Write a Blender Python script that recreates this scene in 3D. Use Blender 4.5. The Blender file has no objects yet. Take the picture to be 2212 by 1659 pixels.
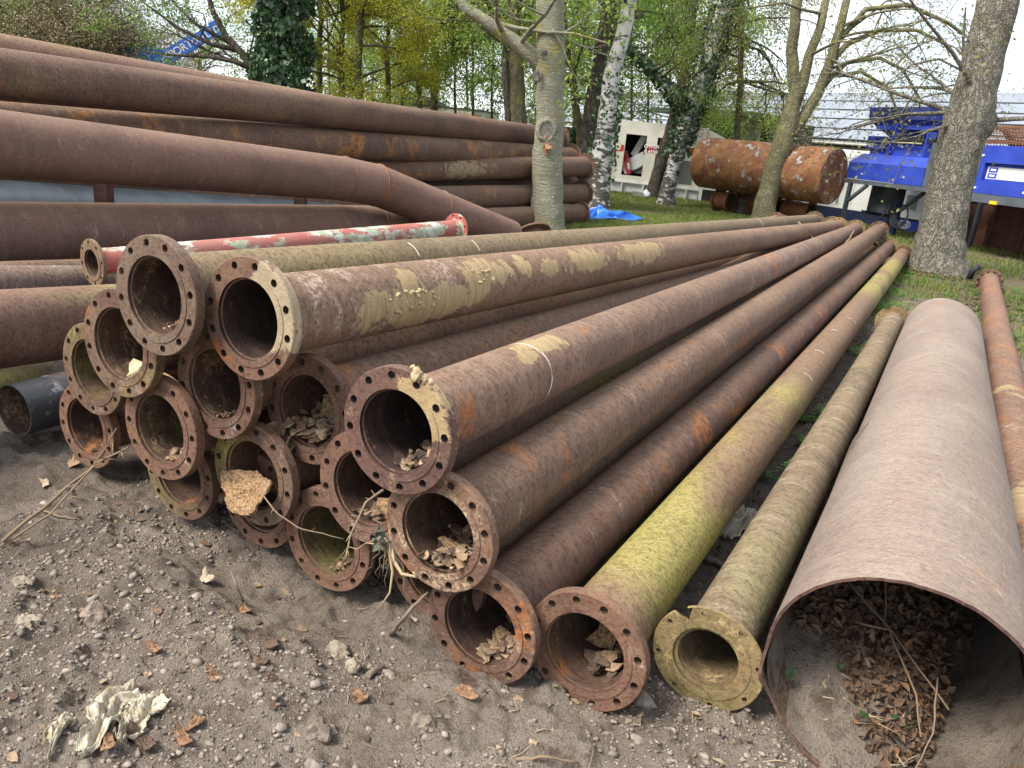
import bpy, math, random
import numpy as np
from mathutils import Vector, Matrix
C = bpy.context.scene.collection
# ---------------------------------------------------------------- camera calibration
M = np.array([[0.8656195039, 0.2343736828, -0.4424611296],
              [0.4908393799, -0.2226738312, 0.8423141148],
              [0.0988917463, -0.9463008727, -0.3077906445]])
F = 1638.8; H = 1.687
def ray(u, v): return M @ np.array([(u-1106)/F, (v-829.5)/F, 1.0])
def P(u, v, z): return ray(u, v)*z + np.array([0, 0, H])      # point seen at (u,v) at depth z
def G(u, v, h=0.0):                                            # point at height h
    r = ray(u, v); return P(u, v, (h-H)/r[2])
def norm(a): a = np.array(a, float); return a/np.linalg.norm(a)
# ---------------------------------------------------------------- tagging
def tag(o, label=None, cat=None, group=None, kind=None):
    if label: o['label'] = label
    if cat: o['category'] = cat
    if group: o['group'] = group
    if kind: o['kind'] = kind
    return o
def empty(name, loc=(0, 0, 0), d=None, parent=None):
    o = bpy.data.objects.new(name, None); C.objects.link(o); o.location = tuple(loc)
    o.empty_display_size = .1
    if d is not None: o.rotation_euler = frame(d).to_euler()
    if parent: o.parent = parent
    return o
def frame(d):          # local +Y along d, local Z up-ish
    y = Vector(norm(d)); x = y.cross(Vector((0, 0, 1))).normalized(); z = x.cross(y)
    return Matrix((x, y, z)).transposed()
def child_mesh(name, me, parent=None):
    o = bpy.data.objects.new(name, me); C.objects.link(o)
    if parent: o.parent = parent
    return o
class MB:
    def __init__(s): s.v = []; s.f = []; s.mi = []; s.sm = []
    def add(s, vs, fs, mi=0, sm=False):
        b = len(s.v); s.v += [tuple(p) for p in vs]
        for f in fs: s.f.append([i+b for i in f]); s.mi.append(mi); s.sm.append(sm)
    def box(s, c, size, R=None, mi=0, bev=0.0):
        c = np.array(c, float); h = np.array(size, float)/2
        R = np.eye(3) if R is None else np.array(R)
        if bev > 0:
            vs = []
            # chamfered box: 24 verts
            idx = {}
            for sx in (-1, 1):
                for sy in (-1, 1):
                    for sz in (-1, 1):
                        for ax in range(3):
                            p = np.array([sx, sy, sz])*(h-bev); p[ax] += (sx, sy, sz)[ax]*bev
                            idx[(sx, sy, sz, ax)] = len(vs); vs.append(c+R@p)
            fs = []
            def q(a, b, ax, s_, o1, o2):
                pass
            for ax in range(3):
                a1, a2 = (ax+1) % 3, (ax+2) % 3
                for sg in (-1, 1):
                    l = []
                    for (p1, p2) in ((-1, -1), (1, -1), (1, 1), (-1, 1)):
                        k = [0, 0, 0]; k[ax] = sg; k[a1] = p1; k[a2] = p2; l.append(idx[tuple(k)+(ax,)])
                    fs.append(l if sg > 0 else l[::-1])
                for p1 in (-1, 1):
                    for p2 in (-1, 1):
                        k0 = [0, 0, 0]; k0[a1] = p1; k0[a2] = p2; k0[ax] = -1; k1 = list(k0); k1[ax] = 1
                        l = [idx[tuple(k0)+(a1,)], idx[tuple(k1)+(a1,)], idx[tuple(k1)+(a2,)], idx[tuple(k0)+(a2,)]]
                        fs.append(l if p1*p2 < 0 else l[::-1])
            for sx in (-1, 1):
                for sy in (-1, 1):
                    for sz in (-1, 1):
                        l = [idx[(sx, sy, sz, a)] for a in range(3)]
                        fs.append(l if sx*sy*sz > 0 else l[::-1])
            s.add(vs, fs, mi)
        else:
            vs = [c+R@(np.array([x, y, z])*h) for x in (-1, 1) for y in (-1, 1) for z in (-1, 1)]
            s.add(vs, [(0, 1, 3, 2), (4, 6, 7, 5), (0, 4, 5, 1), (2, 3, 7, 6), (0, 2, 6, 4), (1, 5, 7, 3)], mi)
    def bar(s, a, b, w, h=None, mi=0, up=(0, 0, 1)):
        a = np.array(a, float); b = np.array(b, float); y = norm(b-a)
        x = np.cross(y, up); x = norm(x) if np.linalg.norm(x) > 1e-4 else np.array([1., 0, 0]); z = np.cross(x, y)
        s.box((a+b)/2, (w, np.linalg.norm(b-a), h or w), np.array([x, y, z]).T, mi)
    def tube(s, pts, rad, n=8, cap=True, mi=0, sm=True, wob=0.0, rng=None):
        pts = [np.array(p, float) for p in pts]; m = len(pts)
        if not hasattr(rad, '__len__'): rad = [rad]*m
        ref = np.array([0.013, 0.21, 1.0]); vs = []
        t0 = norm(pts[1]-pts[0]); x = np.cross(t0, ref)
        if np.linalg.norm(x) < .1: x = np.cross(t0, [1, 0, 0])
        x = norm(x)
        for i in range(m):
            if i == 0: t = norm(pts[1]-pts[0])
            elif i == m-1: t = norm(pts[-1]-pts[-2])
            else: t = norm(norm(pts[i+1]-pts[i])+norm(pts[i]-pts[i-1]))
            x = x-t*(x@t); x = norm(x); y = np.cross(t, x)
            for k in range(n):
                a = 2*math.pi*k/n; r = rad[i]
                if wob: r *= 1+wob*rng.uniform(-1, 1)
                vs.append(pts[i]+x*math.cos(a)*r+y*math.sin(a)*r)
        fs = [(i*n+k, i*n+(k+1) % n, (i+1)*n+(k+1) % n, (i+1)*n+k) for i in range(m-1) for k in range(n)]
        s.add(vs, fs, mi, sm)
        if cap:
            b = len(s.v)-m*n
            s.f.append([b+k for k in range(n)][::-1]); s.mi.append(mi); s.sm.append(False)
            s.f.append([b+(m-1)*n+k for k in range(n)]); s.mi.append(mi); s.sm.append(False)
    def build(s, name, mats, parent=None):
        me = bpy.data.meshes.new(name); me.from_pydata([tuple(map(float, p)) for p in s.v], [], s.f)
        if not isinstance(mats, (list, tuple)): mats = [mats]
        for m in mats: me.materials.append(m)
        me.polygons.foreach_set('material_index', s.mi); me.polygons.foreach_set('use_smooth', s.sm); me.update()
        return child_mesh(name, me, parent)
def quads(name, V, mats, parent=None, mi=None, k=4):
    """V: (n,k,3) array of separate polygons"""
    n = len(V); me = bpy.data.meshes.new(name)
    me.vertices.add(n*k); me.vertices.foreach_set('co', np.ascontiguousarray(V, dtype=np.float32).ravel())
    me.loops.add(n*k); me.loops.foreach_set('vertex_index', np.arange(n*k, dtype=np.int32))
    me.polygons.add(n); me.polygons.foreach_set('loop_start', np.arange(0, n*k, k, dtype=np.int32))
    me.polygons.foreach_set('loop_total', np.full(n, k, dtype=np.int32))
    if not isinstance(mats, (list, tuple)): mats = [mats]
    for m in mats: me.materials.append(m)
    if mi is not None: me.polygons.foreach_set('material_index', np.asarray(mi, dtype=np.int32))
    me.update(calc_edges=True); me.validate()
    return child_mesh(name, me, parent)
# ---------------------------------------------------------------- numpy value noise
def vnoise(x, y, seed=0):
    xi = np.floor(x).astype(np.int64); yi = np.floor(y).astype(np.int64); fx = x-xi; fy = y-yi
    fx = fx*fx*(3-2*fx); fy = fy*fy*(3-2*fy)
    def h(a, b):
        n = (a*374761393+b*668265263+seed*974711) & 0x7fffffff
        n = ((n ^ (n >> 13))*1274126177) & 0x7fffffff
        return ((n ^ (n >> 16)) & 0xffff)/65535.0
    return (h(xi, yi)*(1-fx)+h(xi+1, yi)*fx)*(1-fy)+(h(xi, yi+1)*(1-fx)+h(xi+1, yi+1)*fx)*fy
def fbm(x, y, s, o, seed=0, g=.5):
    r = 0; a = 1; t = 0
    for i in range(o): r = r+a*vnoise(x*s+17*i, y*s-31*i, seed+i); t += a; a *= g; s *= 2.03
    return r/t
def sst(a, b, x): t = np.clip((x-a)/(b-a), 0, 1); return t*t*(3-2*t)
def gheight(x, y):
    x = np.asarray(x, float); y = np.asarray(y, float)
    near = 1-sst(5.5, 9, y); bare = near*1.0
    h = (fbm(x, y, .6, 2, 3)-.5)*.10*sst(.0, 2.2, np.abs(y-1.0)+.6)
    h = h+(fbm(x, y, 2.2, 3, 7)-.5)*.07*(.35+.65*bare)
    cl = fbm(x, y, 11, 3, 11, .6); h = h+np.maximum(cl-.48, 0)*.13*bare
    h = h+(fbm(x, y, 30, 4, 19, .7)-.5)*.034*(.15+.85*bare)
    c2 = fbm(x, y, 26, 2, 23, .5); h = h+np.maximum(c2-.56, 0)*.06*bare*sst(.42, .6, fbm(x, y, 2.6, 2, 31))
    # scraped furrow running along the flange ends, and the low bank before it
    d = (y-1.72)-(-.085)*(x+.6)
    f = np.exp(-((d+.02)/.14)**2)*sst(-3.2, -2.4, x)*(1-sst(-1.25, -.95, x))
    h = h-.045*f+.03*np.exp(-((d+.36)/.12)**2)*sst(-2.6, -2.0, x)*(1-sst(-1.3, -.9, x))
    return h-.012
def gz(x, y): return float(gheight(np.array([x]), np.array([y]))[0])
# ---------------------------------------------------------------- node helper
class N:
    def __init__(s, name):
        s.m = bpy.data.materials.new(name); s.m.use_nodes = True; s.t = s.m.node_tree; s.t.nodes.clear()
        s.out = s.t.nodes.new('ShaderNodeOutputMaterial')
    def node(s, typ, ins=None, **kw):
        n = s.t.nodes.new(typ)
        for k, v in kw.items(): setattr(n, k, v)
        for k, v in (ins or {}).items(): s.set(n.inputs[k], v)
        return n
    def set(s, sock, v):
        if isinstance(v, bpy.types.NodeSocket): s.t.links.new(v, sock)
        elif isinstance(v, (tuple, list)) and len(v) == 3 and sock.type == 'RGBA': sock.default_value = (*v, 1)
        else: sock.default_value = v
    def co(s, scale=(1, 1, 1), off=(0, 0, 0), kind='Object'):
        tc = s.node('ShaderNodeTexCoord'); mp = s.node('ShaderNodeMapping', {'Vector': tc.outputs[kind], 'Scale': scale, 'Location': off})
        return mp.outputs[0]
    def noise(s, vec, scale=1.0, detail=3.0, rough=.55, dist=0.0):
        return s.node('ShaderNodeTexNoise', {'Vector': vec, 'Scale': scale, 'Detail': detail, 'Roughness': rough, 'Distortion': dist}).outputs[0]
    def ramp(s, f, a, b, lo=0.0, hi=1.0, smooth=True):
        return s.node('ShaderNodeMapRange', {'Value': f, 'From Min': a, 'From Max': b, 'To Min': lo, 'To Max': hi},
                      interpolation_type='SMOOTHSTEP' if smooth else 'LINEAR').outputs[0]
    def mix(s, f, a, b, mode='MIX'):
        n = s.node('ShaderNodeMix', data_type='RGBA', blend_type=mode)
        s.set(n.inputs[0], f); s.set(n.inputs[6], a); s.set(n.inputs[7], b); return n.outputs[2]
    def math(s, op, a, b=0.0, clamp=False):
        n = s.node('ShaderNodeMath', operation=op, use_clamp=clamp); s.set(n.inputs[0], a); s.set(n.inputs[1], b); return n.outputs[0]
    def sep(s, vec): return s.node('ShaderNodeSeparateXYZ', {'Vector': vec}).outputs
    def bump(s, h, strength=.5, dist=.01, normal=None):
        n = s.node('ShaderNodeBump', {'Height': h, 'Strength': strength, 'Distance': dist})
        if normal: s.set(n.inputs['Normal'], normal)
        return n.outputs[0]
    def done(s, col, rough=.8, normal=None, metal=0.0, spec=.3, trans=0.0):
        p = s.node('ShaderNodeBsdfPrincipled', {'Base Color': col, 'Roughness': rough, 'Metallic': metal, 'Specular IOR Level': spec})
        if normal: s.set(p.inputs['Normal'], normal)
        sh = p.outputs[0]
        if trans:
            tr = s.node('ShaderNodeBsdfTranslucent', {'Color': col})
            mx = s.node('ShaderNodeMixShader', {0: trans, 1: sh, 2: tr.outputs[0]}); sh = mx.outputs[0]
        s.t.links.new(sh, s.out.inputs[0]); return s.m
def plain(name, col, rough=.6, var=.15, metal=0.0, scale=3.0, spec=.4, bump=0.0, bscale=40):
    n = N(name); c = n.co()
    f = n.noise(c, scale, 4); dark = tuple(x*(1-var*1.6) for x in col); li = tuple(min(1, x*(1+var)) for x in col)
    k = n.mix(n.ramp(f, .3, .7), dark, li)
    nm = n.bump(n.noise(c, bscale, 3), bump, .01) if bump else None
    return n.done(k, rough, nm, metal, spec)
def islands(name, cols, rough=.8, trans=0.0, spec=.2, noise=None):
    n = N(name); g = n.node('ShaderNodeNewGeometry')
    r = n.node('ShaderNodeValToRGB', {'Fac': g.outputs['Random Per Island']}); e = r.color_ramp.elements
    while len(e) < len(cols): e.new(.5)
    for i, c in enumerate(cols): e[i].position = i/max(1, len(cols)-1); e[i].color = (*c, 1)
    col = r.outputs[0]
    if noise: col = n.mix(n.ramp(n.noise(n.co(), noise, 3), .35, .65), col, n.mix(.45, col, (.02, .015, .01)))
    return n.done(col, rough, None, 0, spec, trans)
RUSTN = [0]
def rust(name='rusty_steel', a=(.215, .145, .105), b=(.150, .100, .075), lite=(.25, .175, .13), orange=.28, pale=.06, moss=0.0, mossr=None,
         clay=None, claycol=(.42, .33, .19), speck=.5, bump=.35, streak=.28, rough=.82, orcol=(.33, .125, .035), palecol=(.40, .36, .31), mosscol=(.21, .22, .055), palez=None, marks=None, mossadd=.12, scale=1.0, mott=.60, dust_skylight=.20):
    RUSTN[0] += 1; sd = RUSTN[0]*3.71
    n = N(name); S = scale
    c = n.co((1, 1, 1), (sd, sd*1.3, -sd)); raw = n.co()
    cs = n.co((3*S, 16*S, 3*S), (sd, 0, sd)); cl = n.co((2.2*S, .9*S, 2.2*S), (0, sd, 0))
    k = n.mix(n.ramp(n.noise(cl, 1.4, 3), .32, .68), a, b)
    st = n.noise(cs, 1.0, 4, .6)
    k = n.mix(n.math('MULTIPLY', n.ramp(st, .45, .78), streak), k, lite)
    if orange:
        o = n.math('MULTIPLY', n.ramp(n.noise(c, 2.1*S, 4, .65, .6), .64-.16*orange, .74-.12*orange), n.ramp(n.noise(c, 17*S, 3), .30, .62))
        k = n.mix(n.math('MULTIPLY', o, .85), k, orcol)
    if pale:
        vv = n.co((5*S, 11*S, 5*S), (sd*.7, sd, 0))
        o = n.math('MULTIPLY', n.ramp(n.noise(vv, 1.0, 5, .72, .3), .60-.2*pale, .82-.2*pale), n.ramp(n.noise(c, 60*S, 2), .36, .62))
        if palez:
            y = n.sep(raw)[1]
            o = n.math('MULTIPLY', o, n.math('MULTIPLY', n.ramp(y, palez[0]-.1, palez[0]+.15), n.ramp(y, palez[1], palez[1]+.5, 1, 0)))
        k = n.mix(o, k, palecol)
    if moss:
        m = n.ramp(n.noise(n.co((1.6, .8, 1.6), (0, 0, sd)), 1.0, 4, .6), .62-.3*moss, .80-.3*moss)
        if mossr:
            y = n.sep(raw)[1]
            bump_ = None
            for (y0, y1, y2, y3) in mossr:
                w = n.math('MULTIPLY', n.ramp(y, y0, y1), n.ramp(y, y2, y3, 1, 0))
                bump_ = w if bump_ is None else n.math('MAXIMUM', bump_, w)
            m = n.math('MULTIPLY', n.math('ADD', n.math('MULTIPLY', m, .9), mossadd, True), bump_)
        m = n.math('MULTIPLY', m, n.ramp(n.noise(n.co((90, 130, 90)), 1.0, 2), .30, .56, .15, 1))
        k = n.mix(n.math('MULTIPLY', m, .92), k, mosscol)
    if dust_skylight:  # tan dust on upward faces, also painting skylight brightening into the tops
        gz_ = n.sep(n.node('ShaderNodeNewGeometry').outputs['Normal'])[2]
        dm = n.math('MULTIPLY', n.ramp(n.math('ADD', gz_, n.math('MULTIPLY', n.math('SUBTRACT', n.noise(n.co((3, 1.6, 3), (sd, 2, 0)), 1.0, 4, .65), .5), 1.1)), .35, 1.05), dust_skylight)
        k = n.mix(dm, k, (.36, .285, .20))
    # dark pitting
    pit = n.noise(n.co((70*S, 150*S, 70*S), (sd, sd, 0)), 1.0, 3, .6)
    k = n.mix(n.math('MULTIPLY', n.ramp(pit, .48, .66), speck), k, (.05, .03, .024))
    fine = n.noise(c, 260*S, 2)
    k = n.mix(n.ramp(fine, .3, .7, 0, .30), k, n.mix(1.0, k, (2, 1.9, 1.8), 'MULTIPLY'))
    k = n.mix(n.ramp(n.noise(n.co((34*S, 46*S, 34*S), (0, sd, 3)), 1.0, 3, .65), .46, .66, 0, mott), k, n.mix(1.0, k, (.42, .38, .36), 'MULTIPLY'))
    hgt = n.math('ADD', n.math('MULTIPLY', pit, -.7), n.math('MULTIPLY', n.noise(c, 22*S, 4, .7), 1.0))
    if clay:
        cn = n.noise(n.co((10, 8, 10), (sd, 0, 0)), 1.0, 6, .72, .5); tot = None
        for (y0, th, ry, rr) in clay:
            rad = .1365*1.0; t0 = math.radians(th)
            cc = (rad*math.cos(t0), y0, rad*math.sin(t0))
            df = n.node('ShaderNodeVectorMath', {0: raw, 1: cc}, operation='SUBTRACT').outputs[0]
            df = n.node('ShaderNodeVectorMath', {0: df, 1: (1/rr, 1/ry, 1/rr)}, operation='MULTIPLY').outputs[0]
            ln = n.node('ShaderNodeVectorMath', {0: df}, operation='LENGTH').outputs[1]
            q = n.ramp(n.math('ADD', ln, n.math('MULTIPLY', n.math('SUBTRACT', cn, .5), 3.6)), 1.0, 1.06, 1, 0)
            tot = q if tot is None else n.math('MAXIMUM', tot, q)
        cc = n.mix(n.ramp(n.noise(n.co((6, 60, 6)), 1, 3), .3, .7), claycol, tuple(z*.68 for z in claycol))
        k = n.mix(tot, k, cc)
        hgt = n.math('ADD', hgt, n.math('MULTIPLY', tot, n.math('ADD', .8, n.math('MULTIPLY', n.noise(c, 26, 4, .7), 1.6))))
    if marks:
        for (y0, th, hw, wd) in marks:      # short chalk-white scratches curving round the pipe
            y = n.sep(raw)[1]; t0 = math.radians(th)
            dt = n.node('ShaderNodeVectorMath', {0: raw, 1: (math.cos(t0), 0, math.sin(t0))}, operation='DOT_PRODUCT').outputs[1]
            dx = n.node('ShaderNodeVectorMath', {0: raw, 1: (-math.sin(t0), 0, math.cos(t0))}, operation='DOT_PRODUCT').outputs[1]
            yy = n.math('ADD', y, n.math('MULTIPLY', n.math('MULTIPLY', dx, dx), 1.6))
            g_ = n.math('MULTIPLY', n.ramp(n.math('ABSOLUTE', n.math('SUBTRACT', yy, y0)), wd*.6, wd, 1, 0), n.ramp(dt, math.cos(hw)*.136, math.cos(hw*.8)*.136))
            k = n.mix(n.math('MULTIPLY', g_, n.ramp(n.noise(c, 30, 2), .3, .5)), k, (.62, .60, .56))
    k = n.mix(1.0, k, (.90, .825, .755), 'MULTIPLY')
    return n.done(k, rough, n.bump(hgt, bump, .012), 0.0, .28)
# ---------------------------------------------------------------- camera, world, light
cam = bpy.data.cameras.new('camera'); co = bpy.data.objects.new('camera', cam); C.objects.link(co)
cam.sensor_width = 36; cam.lens = 2987.19/4032*36; cam.clip_start = .05; cam.clip_end = 2000
Rm = Matrix(((M[0][0], -M[0][1], -M[0][2]), (M[1][0], -M[1][1], -M[1][2]), (M[2][0], -M[2][1], -M[2][2])))
co.matrix_world = Matrix.Translation((0, 0, H)) @ Rm.to_4x4()
sc = bpy.context.scene; sc.camera = co
sc.render.engine = 'CYCLES'
sc.view_settings.view_transform = 'Standard'; sc.view_settings.look = 'None'; sc.view_settings.exposure = 1.65; sc.view_settings.gamma = 1
SE, SR = math.radians(52), math.radians(215)     # sun high, behind-left of the camera, veiled by cloud
w = bpy.data.worlds.new('World'); sc.world = w; w.use_nodes = True; t = w.node_tree; bg = t.nodes['Background']
sky = t.nodes.new('ShaderNodeTexSky'); sky.sky_type = 'NISHITA'; sky.sun_disc = False; sky.sun_elevation = SE; sky.sun_rotation = SR
sky.air_density = 1.0; sky.dust_density = 1.5; sky.ozone_density = 1.0
tc = t.nodes.new('ShaderNodeTexCoord'); mp = t.nodes.new('ShaderNodeMapping'); mp.inputs['Scale'].default_value = (1.6, 1.6, 4.5)
nz = t.nodes.new('ShaderNodeTexNoise'); nz.inputs['Scale'].default_value = 1.7; nz.inputs['Detail'].default_value = 7; nz.inputs['Roughness'].default_value = .6
mr = t.nodes.new('ShaderNodeMapRange'); mr.inputs['From Min'].default_value = .36; mr.inputs['From Max'].default_value = .58; mr.inputs['To Min'].default_value = .22; mr.inputs['To Max'].default_value = .97
mx = t.nodes.new('ShaderNodeMix'); mx.data_type = 'RGBA'; mx.inputs[7].default_value = (5.7, 5.95, 6.3, 1)
t.links.new(tc.outputs['Generated'], mp.inputs[0]); t.links.new(mp.outputs[0], nz.inputs['Vector']); t.links.new(nz.outputs[0], mr.inputs[0])
t.links.new(mr.outputs[0], mx.inputs[0]); t.links.new(sky.outputs[0], mx.inputs[6]); t.links.new(mx.outputs[2], bg.inputs[0]); bg.inputs[1].default_value = .088
sun = bpy.data.lights.new('sun', 'SUN'); sun.energy = 2.3; sun.angle = math.radians(22); sun.color = (1, .94, .85)
so = bpy.data.objects.new('sun', sun); C.objects.link(so)
sd_ = Vector((math.sin(SR)*math.cos(SE), math.cos(SR)*math.cos(SE), math.sin(SE)))
so.rotation_euler = (-sd_).to_track_quat('-Z', 'Y').to_euler()
# ---------------------------------------------------------------- ground
def axis(parts):
    r = [parts[0][0]]
    for a, b, st in parts:
        n = max(1, int(round((b-a)/st))); r += list(np.linspace(a, b, n+1)[1:])
    return np.array(r)
xs = axis([(-300, -60, 40), (-60, -12, 4), (-12, -4.2, .4), (-4.2, -3.0, .03), (-3.0, 1.3, .0125), (1.3, 3, .05), (3, 14, .6), (14, 60, 5), (60, 300, 40)])
ys = axis([(-60, -4, 8), (-4, .6, .3), (.6, 2.5, .0125), (2.5, 4, .03), (4, 9, .08), (9, 32, .4), (32, 80, 4), (80, 420, 34)])
X, Y = np.meshgrid(xs, ys); Z = gheight(X, Y)
V = np.stack([X, Y, Z], -1).reshape(-1, 3); nx, ny = len(xs), len(ys)
ii = (np.arange(ny-1)[:, None]*nx+np.arange(nx-1)[None, :]).ravel(); fa = np.stack([ii, ii+1, ii+1+nx, ii+nx], 1).astype(np.int32)
me = bpy.data.meshes.new('ground'); me.vertices.add(len(V)); me.vertices.foreach_set('co', V.astype(np.float32).ravel())
me.loops.add(fa.size); me.loops.foreach_set('vertex_index', fa.ravel()); me.polygons.add(len(fa))
me.polygons.foreach_set('loop_start', np.arange(0, fa.size, 4, dtype=np.int32)); me.polygons.foreach_set('loop_total', np.full(len(fa), 4, dtype=np.int32))
me.polygons.foreach_set('use_smooth', np.ones(len(fa), dtype=bool)); me.update(calc_edges=True)
n = N('earth_and_turf'); c = n.co(); xyz = n.sep(c)
d = n.mix(n.ramp(n.noise(c, 2.3, 5), .35, .65), (.27, .222, .180), (.375, .315, .258))
d = n.mix(n.ramp(n.noise(c, 14, 5, .65), .46, .70), d, (.17, .13, .098))
d = n.mix(n.ramp(n.noise(c, 55, 4, .7), .60, .72, 0, .75), d, (.30, .245, .185))
d = n.mix(n.ramp(n.noise(c, 210, 2), .55, .75, 0, .6), d, (.30, .25, .20))
d = n.mix(n.ramp(n.noise(c, 120, 3), .52, .68, 0, .6), d, (.11, .083, .064))
# earth tone darker towards the left
dk = n.math('MULTIPLY', n.ramp(xyz[0], -1.2, -2.8, 0, 1), n.ramp(n.noise(c, 3, 3), .3, .6))
d = n.mix(n.math('MULTIPLY', dk, .45), d, (.12, .094, .076))
g = n.mix(n.ramp(n.noise(c, 3.1, 5), .35, .65), (.075, .115, .022), (.16, .17, .05))
g = n.mix(n.ramp(n.math('ADD', n.noise(c, 1.1, 5, .6), n.ramp(xyz[0], -3.5, -1.0, 0, .10)), .47, .60), g, (.19, .15, .105))
g = n.mix(n.ramp(n.noise(c, 40, 4), .5, .7, 0, .6), g, (.035, .045, .015))
edge = n.math('ADD', xyz[1], n.math('MULTIPLY', n.math('SUBTRACT', n.noise(c, .9, 4), .5), 6.0))
msk = n.ramp(edge, 11.0, 14.5)
left = n.ramp(n.math('ADD', xyz[0], n.math('MULTIPLY', n.noise(c, .8, 3), 1.5)), -4.2, -6.0)
msk = n.math('MAXIMUM', msk, n.math('MULTIPLY', left, n.ramp(xyz[1], 9, 11)))
col = n.mix(msk, d, g)
hh = n.math('ADD', n.math('MULTIPLY', n.noise(c, 60, 5, .7), 1.0), n.math('MULTIPLY', n.noise(c, 240, 3), .45))
me.materials.append(n.done(col, .95, n.bump(hh, 1.0, .03), 0, .12))
tag(child_mesh('ground', me), kind='structure')
# ---------------------------------------------------------------- pipes and flanges
def ring_faces(n, a, b): return [(a+k, a+(k+1) % n, b+(k+1) % n, b+k) for k in range(n)]
def flange_mb(Ro, Rf, Rb, nb, rh, Rc, th, face_y=0.0, sgn=1, notch=None, phase=.5, hub=None):
    """plate with real bolt holes; front face at y=face_y, body towards +sgn*y"""
    mb = MB(); K = 10; inn = Rf if Rf else Rb
    def pt(r, a, y): return (r*math.cos(a), face_y+sgn*y, r*math.sin(a))
    lay = {}
    Y0 = .003 if Rf else 0.0
    ro = lambda a: Ro*(notch(a) if notch else 1.0)
    for s in range(nb):
        ac = 2*math.pi*(s+phase)/nb; a0 = ac-math.pi/nb; a1 = ac+math.pi/nb
        bnd = []
        for k in range(4): bnd.append((0, a0+(a1-a0)*k/4))
        bnd.append((0, a1))
        bnd.append((.5, a1))
        for k in range(4): bnd.append((1, a1+(a0-a1)*k/4))
        bnd.append((1, a0)); bnd.append((.5, a0))
        # order hole verts to match the direction of each boundary vertex from the hole centre
        cx, cz = Rc*math.cos(ac), Rc*math.sin(ac)
        for face, yy in ((0, Y0), (1, th)):
            vs = []; hs = []
            for (q, a) in bnd:
                r = (inn if face == 0 else Rb)*(1-q)+ro(a)*q if q < 1 else ro(a)
                ch = .0025 if q == 1 else 0
                x, z = (r-ch)*math.cos(a), (r-ch)*math.sin(a); vs.append((x, face_y+sgn*yy, z))
                an = math.atan2(z-cz, x-cx); rr = rh
                if notch: rr = min(rh, .45*max(.001, (ro(ac)-Rc)))
                hs.append((cx+rr*math.cos(an), face_y+sgn*yy, cz+rr*math.sin(an)))
            m = len(vs); fs = [(k, (k+1) % m, m+(k+1) % m, m+k) for k in range(m)]
            if face == 1: fs = [f[::-1] for f in fs]
            mb.add(vs+hs, fs, 0, False)
            if face == 0: h0 = hs
            else:
                m = len(hs); mb.add(h0+hs, [(k, (k+1) % m, m+(k+1) % m, m+k) for k in range(m)], 1, True)
    nn = nb*8; A = [2*math.pi*(k/nn)+2*math.pi*(phase-.5)/nb for k in range(nn)]
    prof = [(-.0025, Y0), (0, Y0+.0025), (0, th-.0025), (-.0025, th)]
    vs = [pt(ro(a)+dr, a, y) for dr, y in prof for a in A]
    for i in range(3): mb.add(vs[i*nn:(i+2)*nn], ring_faces(nn, 0, nn), 0, i == 1)
    if Rf:
        for (r0, y0, r1, y1, smm) in ((Rf, Y0, Rf, 0, False), (Rf, 0, Rb, 0, False)):
            mb.add([pt(r0, a, y0) for a in A]+[pt(r1, a, y1) for a in A], ring_faces(nn, 0, nn), 0, False)
    mb.add([pt(Rb, a, 0) for a in A]+[pt(Rb, a, th) for a in A], ring_faces(nn, 0, nn), 1, False)
    if hub:   # fillet weld / hub behind
        mb.add([pt(Rb+hub[0], a, th) for a in A]+[pt(Rb+.001, a, th+hub[1]) for a in A], ring_faces(nn, 0, nn), 0, True)
    return mb
def tube_mb(ro, ri, y0, y1, n=56, seg=1, oval=None, rag=0, rng=None):
    mb = MB(); A = [2*math.pi*k/n for k in range(n)]
    e0 = [rng.uniform(-rag, rag) if rag else 0 for _ in A]
    ring = lambda r, y, e=None: [(r*math.cos(a), y+(e[i] if e else 0), r*math.sin(a)) for i, a in enumerate(A)]
    ylist = [y0+(y1-y0)*i/seg for i in range(seg+1)]
    for i in range(seg):
        mb.add(ring(ro, ylist[i], e0 if i == 0 else None)+ring(ro, ylist[i+1]), ring_faces(n, 0, n), 0, True)
        mb.add(ring(ri, ylist[i], e0 if i == 0 else None)+ring(ri, ylist[i+1]), [f[::-1] for f in ring_faces(n, 0, n)], 1, True)
    mb.add(ring(ro, y0, e0)+ring(ri, y0, e0), [f[::-1] for f in ring_faces(n, 0, n)], 2, False)
    mb.add(ring(ro, y1)+ring(ri, y1), ring_faces(n, 0, n), 2, False)
    return mb
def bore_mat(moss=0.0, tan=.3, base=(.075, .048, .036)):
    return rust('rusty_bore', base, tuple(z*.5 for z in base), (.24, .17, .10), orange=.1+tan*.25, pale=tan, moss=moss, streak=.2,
                palecol=(.34, .26, .15), mosscol=(.15, .155, .045), speck=.5, bump=.5, dust_skylight=0)
SZ = {'m': dict(r=.1365, ri=.1285, Ro=.2025, Rf=.158, nb=12, rh=.0135, Rc=.1775, th=.042),
      'l': dict(r=.213, ri=.203, Ro=.295, Rf=.245, nb=16, rh=.015, Rc=.268, th=.032),
      's': dict(r=.086, ri=.080, Ro=.148, Rf=.112, nb=8, rh=.011, Rc=.128, th=.024),
      'o': dict(r=.112, ri=.098, Ro=.180, Rf=.138, nb=8, rh=.0125, Rc=.160, th=.016)}
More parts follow.
